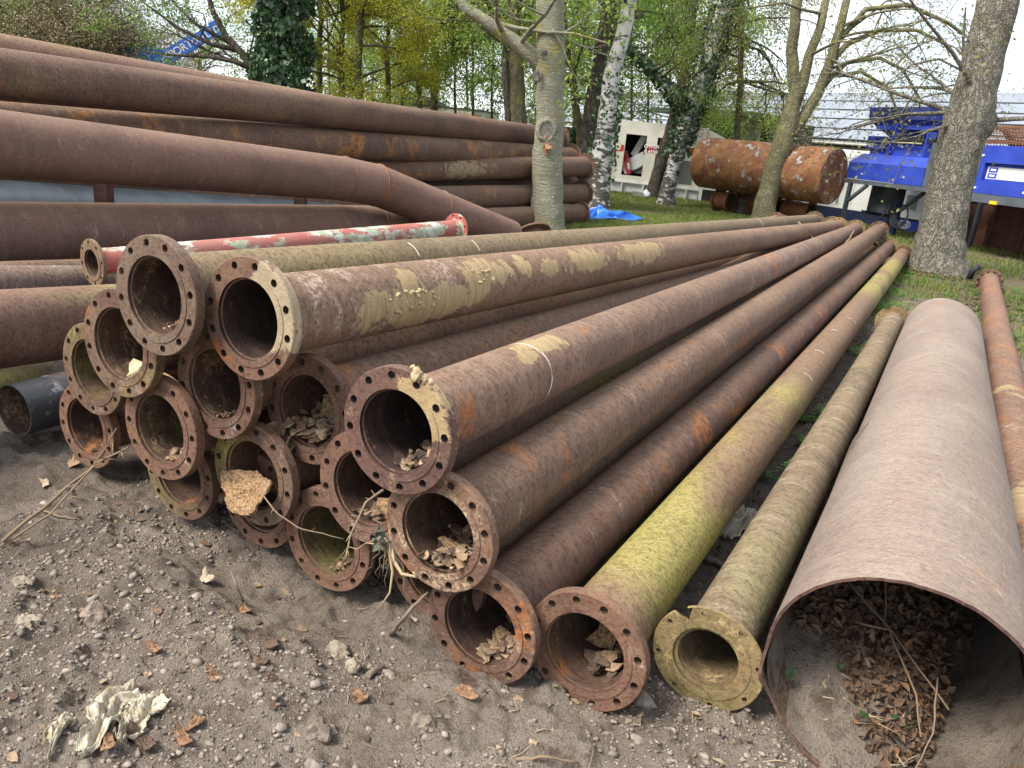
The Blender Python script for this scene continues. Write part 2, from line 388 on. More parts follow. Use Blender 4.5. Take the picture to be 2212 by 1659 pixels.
def pipe(label, a, b, mat, fmat, size='m', bore=None, phase=.5, near=True, far=True, fmat2=None, notch=None, notch2=None, cat='steel pipe', group=None, name='flanged_pipe', L=None):
    s = SZ[size]; a = np.array(a, float); b = np.array(b, float); L = L or np.linalg.norm(b-a)
    e = empty(name, a, b-a); tag(e, label, cat, group)
    bore = bore or bore_mat()
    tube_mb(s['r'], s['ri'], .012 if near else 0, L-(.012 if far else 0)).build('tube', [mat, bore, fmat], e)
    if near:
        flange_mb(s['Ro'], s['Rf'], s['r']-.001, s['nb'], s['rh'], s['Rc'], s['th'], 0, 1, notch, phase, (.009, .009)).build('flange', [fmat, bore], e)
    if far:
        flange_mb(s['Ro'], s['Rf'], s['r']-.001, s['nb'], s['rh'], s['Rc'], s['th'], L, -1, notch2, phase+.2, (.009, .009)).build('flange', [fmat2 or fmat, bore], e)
    return e
def fl(kind='brown', **k):
    d = dict(name='rusty_flange', dust_skylight=.1, streak=.12, orange=.3, pale=.25, speck=.35, bump=.3, scale=1.6, a=(.175, .108, .078), b=(.115, .070, .055))
    if kind == 'grey': d.update(a=(.150, .118, .092), b=(.125, .086, .066), pale=.08, orange=.1)
    if kind == 'purple': d.update(a=(.130, .078, .066), b=(.085, .052, .048), pale=.45, palecol=(.42, .31, .20))
    if kind == 'mossy': d.update(moss=.5, mosscol=(.22, .21, .07), a=(.15, .11, .08))
    if kind == 'red': d.update(a=(.180, .108, .078), b=(.125, .075, .057), pale=.12)
    if kind == 'tan': d.update(a=(.28, .22, .12), b=(.17, .12, .07), pale=.5, palecol=(.45, .37, .20))
    if kind == 'yellow': d.update(a=(.25, .20, .11), b=(.17, .145, .07), moss=.35, mosscol=(.26, .27, .08), pale=.5, palecol=(.45, .40, .20))
    d.update(k); return rust(**d)
PG = 'flanged pipes laid lengthways in the near pile'
far_y = P(0, 0, 1)
F1n, F1f = (-2.224, 1.611, 1.066), P(1774.7, 481.1, 15.7)
pile = [
 # label, near, far, tube kw, flange, bore, phase
 ('olive grey flanged pipe topmost at the left of the near pile, its flange clean', (-2.224, 1.611, 1.066), (-2.33, 17.05, .66),
  dict(a=(.155, .125, .078), b=(.120, .092, .066), lite=(.30, .26, .17), moss=.42, mossr=[(-1, 0, 3.5, 6)], mossadd=.2, mosscol=(.20, .175, .085), marks=[(1.35, 55, .35, .006), (1.9, 50, .3, .006), (9.5, 50, .8, .012)], orange=.05, pale=.1, streak=.4), fl('grey'), bore_mat(.15, .55), .38),
 ('flanged pipe smeared with big patches of pale yellow clay, topmost in the pile', (-1.877, 1.693, 1.044), (-1.86, 17.1, .60),
  dict(clay=[(.78, -8, .34, .085), (.72, 38, .06, .07), (1.30, 38, .19, .085), (1.22, 8, .10, .06), (1.66, 42, .07, .05), (1.95, 30, .10, .05), (2.45, 35, .28, .07), (3.4, 35, .42, .08)], pale=.75, palez=(.02, .9), palecol=(.40, .34, .30), orange=.15, streak=.3), fl('brown', clay=[(.02, 25, .3, .14), (.02, 55, .3, .08)], claycol=(.40, .34, .24)), bore_mat(0, .1, (.05, .032, .028)), .70),
 ('purplish flanged pipe with a clod of yellow clay stuck on top of its rim', (-1.292, 1.732, .805), (-1.53, 17.25, .585),
  dict(clay=[(.90, 78, .15, .055), (.74, 60, .07, .03)], marks=[(.83, 40, 1.2, .006)], a=(.175, .115, .088), b=(.13, .085, .070), lite=(.36, .31, .27), orange=.35, pale=.55, palez=(4, 9), palecol=(.38, .34, .32)), fl('purple', clay=[(.02, 48, .3, .085), (.02, 22, .3, .05), (0.02, 70, .3, .05)]), bore_mat(0, .05, (.045, .03, .03)), .30),
 ('rusty flanged pipe with cream stained flange, just under the one with a clay clod', (-1.143, 1.778, .493), (-1.105, 17.30, .616),
  dict(a=(.165, .108, .080), b=(.12, .078, .062), orange=.38, pale=.2), fl('brown', pale=.75, palecol=(.45, .38, .28)), bore_mat(0, .5), .62),
 ('dark brown flanged pipe resting on bare earth directly left of the bright mossy one', (-.985, 1.825, .187), (-.863, 17.32, .325),
  dict(a=(.130, .074, .056), b=(.09, .055, .048), orange=.42, pale=.25, palecol=(.36, .33, .33)), fl('brown', orange=.4), bore_mat(0, .2, (.06, .036, .03)), .45),
 ('flanged pipe with bright yellow green moss over its near end, rightmost of the pile', (-.655, 1.912, .190), (-.571, 17.44, .204),
  dict(a=(.175, .115, .080), b=(.15, .105, .072), moss=.85, mossr=[(.08, .45, 1.2, 1.9), (1.5, 2.2, 2.8, 3.6), (7.5, 9, 12, 14)], mossadd=.05, mosscol=(.31, .33, .075), marks=[(3.6, 60, .3, .008), (4.4, 80, .3, .007), (6.2, 60, .5, .011), (5.4, 90, .2, .010)], orange=.15, pale=.15), fl('red', orange=.45), bore_mat(.30, .4), .55),
 ('flanged pipe with pale scale in its mouth, half behind the topmost olive pipe flange', (-2.505, 1.66, .830), P(1688, 485.5, 15.5),
  dict(), fl('mossy'), bore_mat(.2, .6), .5),
 ('flanged pipe with a speckled tan bore, under the gap between the two topmost flanges', (-2.12, 1.76, .744), (-2.00, 17.2, .33), dict(orange=.3), fl('brown'), bore_mat(0, .75), .45),
 ('flanged pipe with broken plates and black flakes spilling over its lip', (-1.812, 1.90, .690), (-1.70, 17.35, .32), dict(a=(.17, .105, .08), pale=.3), fl('brown', orange=.5), bore_mat(0, .6), .35),
 ('red brown flanged pipe with a green tinged bore, above the mossy flange sunk in soil', (-2.36, 1.705, .523), (-2.45, 17.0, .35), dict(), fl('red', moss=.2), bore_mat(.28, .4), .1),
 ('flanged pipe holding a large sheet of tan scale, low in the middle of the pile', (-1.99, 1.81, .413), (-1.99, 17.2, .60), dict(moss=.4), fl('mossy'), bore_mat(.05, .3), .75),
 ('flanged pipe half hidden left of the cream stained flange, thin flakes in its mouth', (-1.475, 1.825, .520), (-1.42, 17.4, .30), dict(moss=.3), fl('brown', pale=.4), bore_mat(.1, .4), .5),
 ('low flanged pipe with green bore, reddish flange standing on the soil in mid pile', (-1.684, 1.875, .223), (-1.68, 17.3, .21), dict(), fl('red', moss=.25, mosscol=(.25, .26, .06)), bore_mat(.75, .2), .6),
 ('mossy flanged pipe sunk in soil under the red brown one at the left', (-2.52, 1.90, .215), (-2.75, 17.0, .21), dict(), fl('mossy', moss=.6), bore_mat(.5, .3), .4),
 ('flanged pipe almost buried below the one holding the tan sheet', (-2.12, 1.955, .205), (-2.2, 17.1, .21), dict(), fl('red', moss=.35), bore_mat(.2, .3), .2),
 ('flanged pipe with a mossy bore above the leftmost low flange', (-3.005, 1.86, .567), (-3.05, 16.9, .55), dict(), fl('mossy'), bore_mat(.5, .4), .9),
 ('leftmost low flanged pipe, its red brown flange standing in dark earth', (-3.193, 1.928, .235), (-3.15, 16.9, .21), dict(), fl('red'), bore_mat(.05, .5), .3),
 ('hidden flanged pipe showing a yellow sliver of rim left of the red brown flange', (-2.80, 2.02, .36), (-2.8, 17.0, .33), dict(), fl('tan'), bore_mat(), .3),
 ('hidden flanged pipe with a brown strip of rim low behind the cream flange', (-1.27, 1.98, .20), (-1.2, 17.4, .21), dict(), fl('red'), bore_mat(), .1),
]
for (lb, a, b, kw, fm, bm, ph) in pile:
    f2 = {2: fl('tan', pale=.2), 4: fl('tan'), 1: fl('tan', orange=.6)}.get([p[0] for p in pile].index(lb))
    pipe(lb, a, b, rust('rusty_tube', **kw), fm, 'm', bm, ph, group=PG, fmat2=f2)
# thin olive pipe with the broken flange, rusty pipe at right
def nt1(a):
    a = a % (2*math.pi); d = abs(a-math.radians(128)); return 1-.24*max(0, 1-(d/.13)**4) if d < .13 else 1.0
def nt2(a):
    a = a % (2*math.pi); d = abs(a-math.radians(118)); return 1-.22*max(0, 1-(d/.14)**4) if d < .14 else 1.0
pipe('thin olive pipe with chipped lichen covered flanges, lying beside the huge open tube', (-.325, 2.131, .180), (-.225, 9.17, .180),
     rust('lichened_tube', a=(.165, .140, .095), b=(.12, .10, .07), lite=(.34, .31, .23), moss=.30, mosscol=(.20, .21, .10), orange=.08, pale=.42, palecol=(.40, .40, .30), streak=.7),
     fl('yellow'), 'o', bore_mat(.5, .6, (.15, .12, .07)), .3, notch=nt1, notch2=nt2, fmat2=fl('tan', pale=.8), group='pipes lying on the ground at the right')
pf = G(3896/1.8228, 1104/1.8228, .2)
rp = pipe('long orange brown pipe at the right edge with a bolted flange at its far end', (.62, .9, .16), (pf[0], pf[1], .19),
     rust('orange_rusty_tube', a=(.19, .105, .075), b=(.14, .085, .07), orange=.75, clay=[(3.2, 90, .22, .12), (5.6, 110, .07, .12), (5.4, 60, .05, .1), (2.4, 120, .2, .08)], claycol=(.36, .29, .17), streak=.6, pale=.35),
     fl('brown'), 'm', None, .3, near=False, group='pipes lying on the ground at the right')
Lr = np.linalg.norm(np.array([pf[0], pf[1], .19])-np.array([.62, .9, .16]))
for k in range(12):
    a = 2*math.pi*(k+.7)/12; mb = MB()
    mb.tube([(.1775*math.cos(a), Lr-.062, .1775*math.sin(a)), (.1775*math.cos(a), Lr-.030, .1775*math.sin(a))], .021, 6, sm=False)
    mb.tube([(.1775*math.cos(a), Lr-.085, .1775*math.sin(a)), (.1775*math.cos(a), Lr-.06, .1775*math.sin(a))], .012, 8)
    mb.build('bolt', fl('brown'), rp)
# ---------------------------------------------------------------- huge open tube at right
rng = random.Random(4)
e = empty('large_steel_tube', (.185, 2.066, .350), (.009, 1, -.017)); tag(e, 'huge pinkish brown open steel tube, half sunk, with leaves and soil in its mouth', 'steel tube')
R = .347; nA = 120; nY = 26; Lb = 6.84
mb = MB(); vo = []; vi = []
Ys = [0]+[.02, .06, .12, .2, .32]+list(np.linspace(.5, Lb-.25, nY-8))+[Lb-.1, Lb]
for j, y in enumerate(Ys):
    for k in range(nA):
        a = 2*math.pi*k/nA; yy = y; r = R
        lw = math.exp(-((a-math.radians(196))/.16)**2)*math.exp(-y/.16)
        r += .016*lw; r += .004*math.sin(3*a+y*.9)
        if j == 0: yy += -.02*lw+rng.uniform(-.003, .003)+.012*math.sin(a*2+1)
        if y > Lb-.3:
            q = (y-(Lb-.3))/.3; r -= q*.02*max(0, math.cos((a-math.radians(65))*2))
        vo.append((r*math.cos(a), yy, r*math.sin(a))); vi.append(((r-.009)*math.cos(a), yy, (r-.009)*math.sin(a)))
nv = len(vo); fs = []
for j in range(len(Ys)-1):
    for k in range(nA): fs.append((j*nA+k, j*nA+(k+1) % nA, (j+1)*nA+(k+1) % nA, (j+1)*nA+k))
mb.add(vo, fs, 0, True); mb.add(vi, [f[::-1] for f in fs], 1, True)
mb.add(vo[:nA]+vi[:nA], [f[::-1] for f in ring_faces(nA, 0, nA)], 2); mb.add(vo[-nA:]+vi[-nA:], ring_faces(nA, 0, nA), 2)
mb.build('shell', [rust('dusty_shell', a=(.255, .228, .21), b=(.195, .165, .152), lite=(.33, .30, .275), orange=.05, pale=.22, palecol=(.40, .33, .26), streak=.45, speck=.3, bump=.8, mott=.22, dust_skylight=.15, scale=.8),
                   rust('speckled_bore', a=(.17, .125, .088), b=(.12, .085, .062), speck=.95, orange=.05, pale=.25, moss=.15, bump=.6), fl('purple', pale=.1)], e)
# ---------------------------------------------------------------- big mitred pipes and the others at left
def poly_tube(pts, r, ri, n=56):
    """outer+inner skins with mitred joints (local = world)"""
    pts = [np.array(p, float) for p in pts]; mb = MB(); outs = []; t0 = norm(pts[1]-pts[0]); x = norm(np.cross(t0, [0, 0, 1])); rings = []
    for i, p in enumerate(pts):
        tin = norm(p-pts[i-1]) if i else t0; tout = norm(pts[i+1]-p) if i < len(pts)-1 else tin
        y = np.cross(tin, x); nrm = norm(tin+tout)
        for rr, st in ((r, 0), (ri, 1)):
            l = []
            for k in range(n):
                a = 2*math.pi*k/n; q = p+rr*(x*math.cos(a)+y*math.sin(a)); q = q-tin*((q-p)@nrm)/(tin@nrm); l.append(q)
            rings.append(l)
        xn = x-tout*(x@tout); x = norm(xn)
    for i in range(len(pts)-1):
        mb.add(rings[2*i]+rings[2*i+2], [f[::-1] for f in ring_faces(n, 0, n)], 0, True)
        mb.add(rings[2*i+1]+rings[2*i+3], ring_faces(n, 0, n), 1, True)
    mb.add(rings[0]+rings[1], ring_faces(n, 0, n), 1); mb.add(rings[-2]+rings[-1], [f[::-1] for f in ring_faces(n, 0, n)], 1)
    return mb, rings
def ext(a, b, k): a = np.array(a); b = np.array(b); return a+norm(a-b)*k
def bent(label, pts, r, mat, seams=(1, 2)):
    o = pts[0]; e = empty('bent_pipe', o); tag(e, label, 'steel pipe')
    loc = [np.array(p)-np.array(o) for p in pts]
    mb, rings = poly_tube(loc, r, r-.01); mb.build('tube', [mat, bore_mat()], e)
    for i in seams:
        l = rings[2*i]; c = sum(l)/len(l); w = MB()
        w.tube([c+(q-c)*1.004 for q in l]+[c+(l[0]-c)*1.004], .010, 6, cap=False); w.build('weld_seam', mat, e)
    w = MB()   # lengthways weld
    return e
mauve = dict(a=(.175, .110, .092), b=(.125, .080, .070), lite=(.24, .17, .14), streak=.3, speck=.35, mott=.3, orange=.22, pale=.05, bump=.25)
A0, A1, A2 = P(0, 310, 5.85), P(742, 386, 9.0), P(1100, 512, 11.4)
m1 = A1+(A2-A1)*.16; m1[2] += .06
bent('mauve brown pipe with a mitred bend, the upper one in front of the far stack', [ext(A0, A1, 2.5), A1, m1, m1+(A2-m1)*.42, A2], .252, rust('mauve_tube', **mauve), (1, 2, 3))
B0, B1, B2 = P(0, 505, 6.1), P(812, 486, 10.0), P(1022, 510, 11.2)
b1 = B1+(B2-B1)*.2
bent('second mauve brown mitred pipe lying lower, with pale scrapes along its top', [ext(B0, B1, 2.5), B1, b1, B1+(B2-B1)*.5, B2], .252,
     rust('scraped_mauve_tube', **{**mauve, 'pale': .35, 'palecol': (.33, .26, .20)}), (1, 2, 3))
gA, gB = P(0, 388, 6.9), P(640, 433, 10.2); gA[2] -= .25; gB[2] -= .25
def plain_pipe(label, a, b, r, mat, wall=.008, name='plain_pipe', cat='steel pipe', bore=None, group=None):
    a = np.array(a); b = np.array(b); e = empty(name, a, b-a); tag(e, label, cat, group)
    tube_mb(r, r-wall, 0, np.linalg.norm(b-a)).build('tube', [mat, bore or bore_mat(), mat], e); return e
n = N('galvanised_steel'); c = n.co()
k = n.mix(n.ramp(n.noise(c, 3, 5), .3, .7), (.15, .17, .175), (.23, .26, .27)); k = n.mix(n.ramp(n.noise(n.co((1, 6, 1)), 3, 6, .7), .58, .7, 0, .6), k, (.45, .48, .50))
galv = n.done(k, .45, None, .3, .5)
plain_pipe('smooth blue grey galvanised pipe lying between the two mauve mitred pipes', ext(gA, gB, 2), gB+norm(gB-gA)*.8, .25, galv)
for (u, v, z, lb) in ((222, 385, 7.3, 'rusty square steel post standing upright against the left part of the mauve pipes'), (650, 399, 9.5, 'rusty square steel post standing near the mitred bend')):
    p = P(u, v, z); mb = MB(); h = p[2]; w_ = .064; t_ = .006; Rz = np.array([[.9, -.43, 0], [.43, .9, 0], [0, 0, 1]])
    for sx, sy in ((1, 0), (-1, 0), (0, 1), (0, -1)):
        mb.box(Rz@np.array([sx*(w_-t_/2), sy*(w_-t_/2), h/2]), (t_ if sx else 2*w_-2*t_-.0005, t_ if sy else 2*w_, h), Rz)
    o = mb.build('steel_post', fl('purple', pale=.1)); o.location = (p[0], p[1], 0); tag(o, lb, 'post', 'square posts between the mauve pipes')
# things seen in the gap below the upper mauve pipe
pipe('brown flanged pipe seen through the gap under the upper mauve pipe', P(150, 408, 12.5), P(600, 436, 12.5), rust('rusty_tube', a=(.2, .13, .1)), fl('brown'), 'm', None, near=False)
plain_pipe('olive brown pipe end behind the right hand square post', P(700, 438, 12.6), P(1000, 452, 13.5), .16, rust('rusty_tube', a=(.19, .165, .10), moss=.4))
# left ends
q0, q1 = P(0, 711, 3.85), P(215, 690, 4.40)
plain_pipe('thick orange brown pipe at the left edge with a pale rust scribble on its side', ext(q0, q1, 1.3), q1+norm(q1-q0)*6, .199,
           rust('rusty_tube', a=(.19, .105, .075), b=(.12, .072, .06), orange=.35, pale=.12, moss=.2, bump=.3), group='plain pipes at the left edge')
q0, q1 = P(0, 618, 4.6), P(245, 612, 5.3)
plain_pipe('grey brown pipe behind the thick orange brown one', ext(q0, q1, 1.5), q1+norm(q1-q0)*5, .125, rust('rusty_tube', a=(.16, .125, .115), b=(.11, .085, .08), pale=.4, orange=.1), group='plain pipes at the left edge')
q0, q1 = P(0, 592, 5.4), P(160, 585, 5.9)
plain_pipe('thin tan brown pipe at the left edge, just under the lower mauve pipe', ext(q0, q1, 1.5), q1+norm(q1-q0)*4, .09, rust('rusty_tube', a=(.22, .15, .11), b=(.15, .10, .08), pale=.35), group='plain pipes at the left edge')
q0, q1 = P(0, 850, 4.5), P(180, 808, 5.3)
plain_pipe('mossy dark pipe low in the shade beneath the thick orange brown one', ext(q0, q1, 1.0), q1+norm(q1-q0)*4, .15, rust('rusty_tube', a=(.10, .09, .06), b=(.06, .05, .04), moss=.6), group='plain pipes at the left edge')
bp = P(30, 887, 3.62); bq = bp+norm([-.06, 1, .0])*3.2
n = N('black_coated_steel'); c = n.co()
k = n.mix(n.ramp(n.noise(c, 9, 7, .7), .56, .68), (.028, .030, .033), (.20, .21, .21)); k = n.mix(n.ramp(n.noise(c, 6, 5), .6, .7, 0, .6), k, (.12, .07, .045))
plain_pipe('black coated open pipe with peeling grey patches, on the soil at the left edge', bp, bq, .128, n.done(k, .5, n.bump(n.noise(c, 30, 4), .4, .01), .1, .5), .006, bore=bore_mat(.3, .8))
# painted red pipe
n = N('flaking_red_paint'); c = n.co((1, 1, 1), (3, 1, 7))
rd = n.mix(n.ramp(n.noise(c, 5, 4), .3, .7), (.36, .085, .07), (.31, .13, .10))
wh = n.mix(n.ramp(n.noise(c, 14, 5), .35, .6), (.52, .53, .47), (.30, .33, .22))
k = n.mix(n.ramp(n.noise(n.co((5, 2.2, 5)), 1.2, 7, .65), .48, .53), rd, wh)
k = n.mix(n.ramp(n.noise(n.co((7, 4, 7), (9, 0, 0)), 1.3, 7, .7), .56, .60), k, (.17, .115, .085))
redp = n.done(k, .6, n.bump(n.noise(c, 30, 6), .3, .01), 0, .4)
rd2 = n
pipe('red painted flanged pipe with flaking pale patches, behind the topmost olive pipe', P(197, 568, 4.75), P(987, 494, 7.45), redp, fl('tan', pale=.3, a=(.2, .15, .1), b=(.15, .1, .07)), 's', bore_mat(0, .3), .2, fmat2=redp, name='painted_pipe', cat='painted pipe')
# loose flanged spool behind
p = G(1152, 522, .0); d_ = norm([-.55, .35, .75]); e = empty('flanged_spool', p+np.array([-.05, 0, .15]), -d_); tag(e, 'loose rusty flange with a short neck lying tipped over beside the grey trunk', 'flange')
flange_mb(.33, .0, .2, 16, .016, .285, .035, 0, 1).build('plate', [fl('red'), bore_mat()], e)
tube_mb(.215, .2, .03, .30).build('neck', [fl('red'), bore_mat(), fl('red')], e)
# ---------------------------------------------------------------- far stack behind the tree
SG = 'large pipes in the far stack'; q = 1.05
st = [('large reddish brown pipe along the very top back of the far stack', P(0, 119, 7.5*q), P(817, 251, 13.6*q), dict(a=(.22, .14, .115), b=(.19, .13, .09), moss=.35, mosscol=(.25, .22, .10), pale=.25, streak=.35)),
      ('large brown pipe in the top row of the far stack, dusty olive along its crown', P(0, 158, 6.4*q), P(1206, 299, 16.5*q), dict(a=(.15, .098, .078), b=(.10, .066, .056), moss=.3, mosscol=(.20, .17, .09))),
      ('large pipe with a bright orange rust streak in the second row of the far stack', P(0, 270, 6.75*q), P(1232, 339, 16.7*q), dict(a=(.16, .105, .08), b=(.10, .07, .058), orange=.75, pale=.28, orcol=(.42, .19, .05))),
      ('large brown pipe of the far stack with a smear of tan clay, third one down', P(823, 367, 11.6*q), P(1262, 360, 16.4*q), dict(a=(.165, .11, .085), b=(.12, .078, .062), clay=[(8.3, 15, .6, .08)], claycol=(.33, .27, .17), orange=.3)),
      ('large brown pipe fourth down in the far stack, just above the lowest', P(980, 428, 12.8*q), P(1257, 418, 16.6*q), dict(a=(.13, .088, .072), orange=.35, pale=.3)),
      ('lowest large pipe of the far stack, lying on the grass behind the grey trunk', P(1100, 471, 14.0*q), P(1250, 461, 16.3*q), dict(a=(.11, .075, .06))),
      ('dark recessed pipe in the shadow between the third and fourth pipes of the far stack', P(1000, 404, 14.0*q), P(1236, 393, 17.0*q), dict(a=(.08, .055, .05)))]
for i, (lb, a, b, kw) in enumerate(st):
    L0 = np.linalg.norm(b-a); a2 = ext(a, b, max(0.5, 15.5-L0)) if i > 2 else ext(a, b, 2.2)
    if i == 0: b = b+norm(b-a)*2.5
    if i == 3: kw['clay'] = [(max(.5, 15.5-L0)+1.9, 0, .75, .13), (max(.5, 15.5-L0)+2.7, 10, .2, .07)]
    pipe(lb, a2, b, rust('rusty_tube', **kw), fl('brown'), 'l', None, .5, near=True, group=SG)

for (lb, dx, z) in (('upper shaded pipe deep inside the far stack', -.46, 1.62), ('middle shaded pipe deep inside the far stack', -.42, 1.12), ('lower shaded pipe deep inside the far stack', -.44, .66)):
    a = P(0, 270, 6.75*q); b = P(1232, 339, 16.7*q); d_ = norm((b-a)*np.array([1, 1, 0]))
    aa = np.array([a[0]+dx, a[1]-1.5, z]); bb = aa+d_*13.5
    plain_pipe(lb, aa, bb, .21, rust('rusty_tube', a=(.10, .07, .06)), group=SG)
# ---------------------------------------------------------------- debris in the pipe mouths
M_flake = islands('rust_scale', [(.30, .19, .12), (.42, .31, .20), (.10, .065, .05), (.34, .24, .15), (.18, .10, .065), (.05, .038, .034), (.12, .08, .06)], .9, 0, .1, 45)
M_tan = rust('tan_scale', (.36, .255, .145), (.25, .17, .095), orange=.5, pale=.1, speck=.8, bump=1.0, orcol=(.22, .13, .07), scale=1.2)
M_soil = plain('soil_clod', (.20, .16, .13), .95, .3, 0, 30, .1, .8, 90)
def flat_piece(rng, c, r, nrm, th=.003, n=9, irr=.45, curl=.25):
    nrm = norm(nrm); x = norm(np.cross(nrm, [.3, .8, .1])); y = np.cross(nrm, x); vs = []
    rr = [r*(1+irr*rng.uniform(-1, 1)) for _ in range(n)]; a0 = rng.uniform(0, 6)
    for sgn in (1, -1):
        for k in range(n):
            a = a0+2*math.pi*k/n; dx, dy = rr[k]*math.cos(a), rr[k]*math.sin(a)*.75
            vs.append(np.array(c)+x*dx+y*dy+nrm*(sgn*th/2+curl*dx*dx/r))
        vs.append(np.array(c)+nrm*(sgn*th/2+curl*.1*r))
    fs = [(k, (k+1) % n, n) for k in range(n)]+[(n+1+(k+1) % n, n+1+k, 2*n+1) for k in range(n)]+[(k, n+1+k, n+1+(k+1) % n, (k+1) % n) for k in range(n)]
    return vs, fs
def heap(label, pa, y0, y1, n, seed, side=0.0, size=.014, w=.07, ri=.1285, lift=.03, mat=None):
    """loose flakes lying in the bottom of a bore"""
    rng = random.Random(seed); mb = MB()
    for i in range(n):
        y = y0+(y1-y0)*rng.random()**1.3; x = side+rng.gauss(0, w*.5)*(1-.3*(y-y0)/(y1-y0+.01)); x = max(-ri*.8, min(ri*.8, x))
        z = -math.sqrt(ri*ri-x*x)+.004+rng.random()*lift*math.exp(-((x-side)/w)**2)
        vs, fs = flat_piece(rng, (pa[0]+x, pa[1]+y, pa[2]+z), size*rng.uniform(.4, 1.5), (x*-2+rng.gauss(0, .35), rng.gauss(-.2, .35), 1), .0025, 7)
        mb.add(vs, fs)
    o = mb.build('rust_flakes', mat or M_flake); tag(o, label, 'rust flakes', 'loose rust flakes in the pipe mouths', 'stuff')
pa = [p[1] for p in pile]
heap('heap of rust flakes in the mouth of the purplish pipe with the clay clod', pa[2], .02, .35, 110, 1, .045, .013)
heap('flakes and dark crumbs in the mouth of the cream stained flange', pa[3], .0, .45, 230, 2, .035, .016, .10, lift=.05)
heap('curled flakes in the mouth of the dark brown pipe on the earth', pa[4], .03, .30, 90, 3, .055, .022, .06, lift=.04)
heap('few flakes in the mouth of the bright mossy pipe', pa[5], .08, .4, 60, 4, .03, .020, .05, lift=.05)
heap('thin flakes inside the topmost olive pipe', pa[0], .02, .2, 40, 5, .05, .010, .05)
heap('dark flakes in the bore of the red brown flanged pipe', pa[9], .02, .25, 60, 6, .06, .018, .04)
heap('tan crumbs in the speckled bore under the topmost flanges', pa[7], .01, .2, 90, 7, .03, .008, .06, lift=.012)
heap('black and tan flakes spilling over the lip of the debris filled flange', pa[8], -.02, .35, 190, 8, .02, .022, .13, lift=.07)
heap('thin flakes in the pipe half hidden by the cream stained flange', pa[11], .02, .3, 120, 9, .05, .015, .09, lift=.04)
heap('crumbs in the green bore of the low mid pile pipe', pa[12], .01, .12, 50, 10, .05, .008, .04, lift=.015)
heap('crumbs in the leftmost low pipe', pa[16], .01, .2, 60, 11, .05, .008, .06, lift=.015)
def plate(label, c, r, nrm, seed, mat, n=22, irr=.16, th=.005, stretch=None):
    rng = random.Random(seed); mb = MB(); nrm = norm(nrm); x = norm(np.cross(nrm, [.1, .9, .3])); y = np.cross(nrm, x)
    K = 5; vs = []
    ph = [rng.uniform(0, 6.3) for _ in range(5)]
    rr = [1+irr*(.8*math.sin(2*6.283*k_/n+ph[0])+.6*math.sin(3*6.283*k_/n+ph[1])+.5*math.sin(5*6.283*k_/n+ph[2])+.35*rng.uniform(-1, 1)) for k_ in range(n)]
    for sgn in (1, -1):
        for j in range(K+1):
            for k in range(n):
                a = 2*math.pi*k/n; q = j/K*rr[k]; dx, dy = q*r[0]*math.cos(a), q*r[1]*math.sin(a)
                vs.append(np.array(c)+x*dx+y*dy+nrm*(sgn*th/2+rng.uniform(-.004, .004)*(j > 0)+.6*(dx*dx-dy*dy*.4)/(r[0]+r[1])))
    m = (K+1)*n; fs = []
    for j in range(K):
        for k in range(n):
            fs.append((j*n+k, j*n+(k+1) % n, (j+1)*n+(k+1) % n, (j+1)*n+k)); fs.append((m+j*n+k, m+(j+1)*n+k, m+(j+1)*n+(k+1) % n, m+j*n+(k+1) % n))
    fs += [(K*n+k, K*n+(k+1) % n, m+K*n+(k+1) % n, m+K*n+k) for k in range(n)]
    mb.add(vs, fs, 0, False); o = mb.build('scale_plate', mat); tag(o, label, 'scale plate', 'broken plates of rust scale'); return o
p = pa[10]; plate('large crusty tan plate leaning in the flange low in the middle of the pile', (p[0]-.005, p[1]+.0, p[2]-.075), (.118, .092), (-.15, -.75, .62), 3, M_tan, 44, .14, .009)
p = pa[8]; plate('brown square of scale standing in the debris filled flange', (p[0]-.005, p[1]+.13, p[2]-.035), (.055, .06), (-.1, -.9, .4), 5, M_tan, 9, .2)
plate('grey brown plate leaning inside the debris filled flange', (p[0]+.055, p[1]+.09, p[2]-.06), (.055, .05), (-.3, -.8, .55), 6, plain('grey_scale', (.20, .165, .12), .9, .3, 0, 20, .1, .5), 9, .2)
for k, (dx, dz, sz, sd1) in enumerate(((-.115, -.10, .045, 7), (-.085, -.13, .040, 8), (-.06, -.155, .030, 9))):
    plate(['tan plate hanging over the left lip of the debris filled flange', 'mid plate hanging over the lip of the debris filled flange', 'lowest tan plate hanging over the lip of the debris filled flange'][k],
          (p[0]+dx, p[1]-.012-.004*k, p[2]+dz), (sz, sz*.7), (-.2, -.8, .6), sd1, M_flake, 10, .3, .004)
p = pa[6]; plate('cream cracked plate lying in the bore behind the topmost flange', (p[0]+.035, p[1]+.05, p[2]-.10), (.055, .04), (-.2, -.3, .9), 11, plain('cream_scale', (.52, .42, .27), .9, .2, 0, 20, .1, .5), 12, .25)
plate('brown plate propped at the side of the bore behind the topmost flange', (p[0]+.05, p[1]+.10, p[2]-.06), (.045, .05), (-.5, -.6, .6), 12, M_tan, 12, .25)
p = pa[11]; plate('tan plate in the pipe half hidden by the cream stained flange', (p[0]+.06, p[1]+.06, p[2]-.075), (.06, .05), (-.4, -.7, .6), 14, M_tan, 12, .25)
p = pa[5]; plate('lumpy tan plate standing inside the bright mossy pipe', (p[0]+.0, p[1]+.22, p[2]-.05), (.05, .06), (-.2, -.9, .4), 15, M_tan, 12, .3)
p = pa[3]; plate('tan plate lying on the heap in the cream stained flange', (p[0]+.02, p[1]+.08, p[2]-.085), (.045, .03), (-.2, -.5, .8), 16, M_tan, 12, .3)
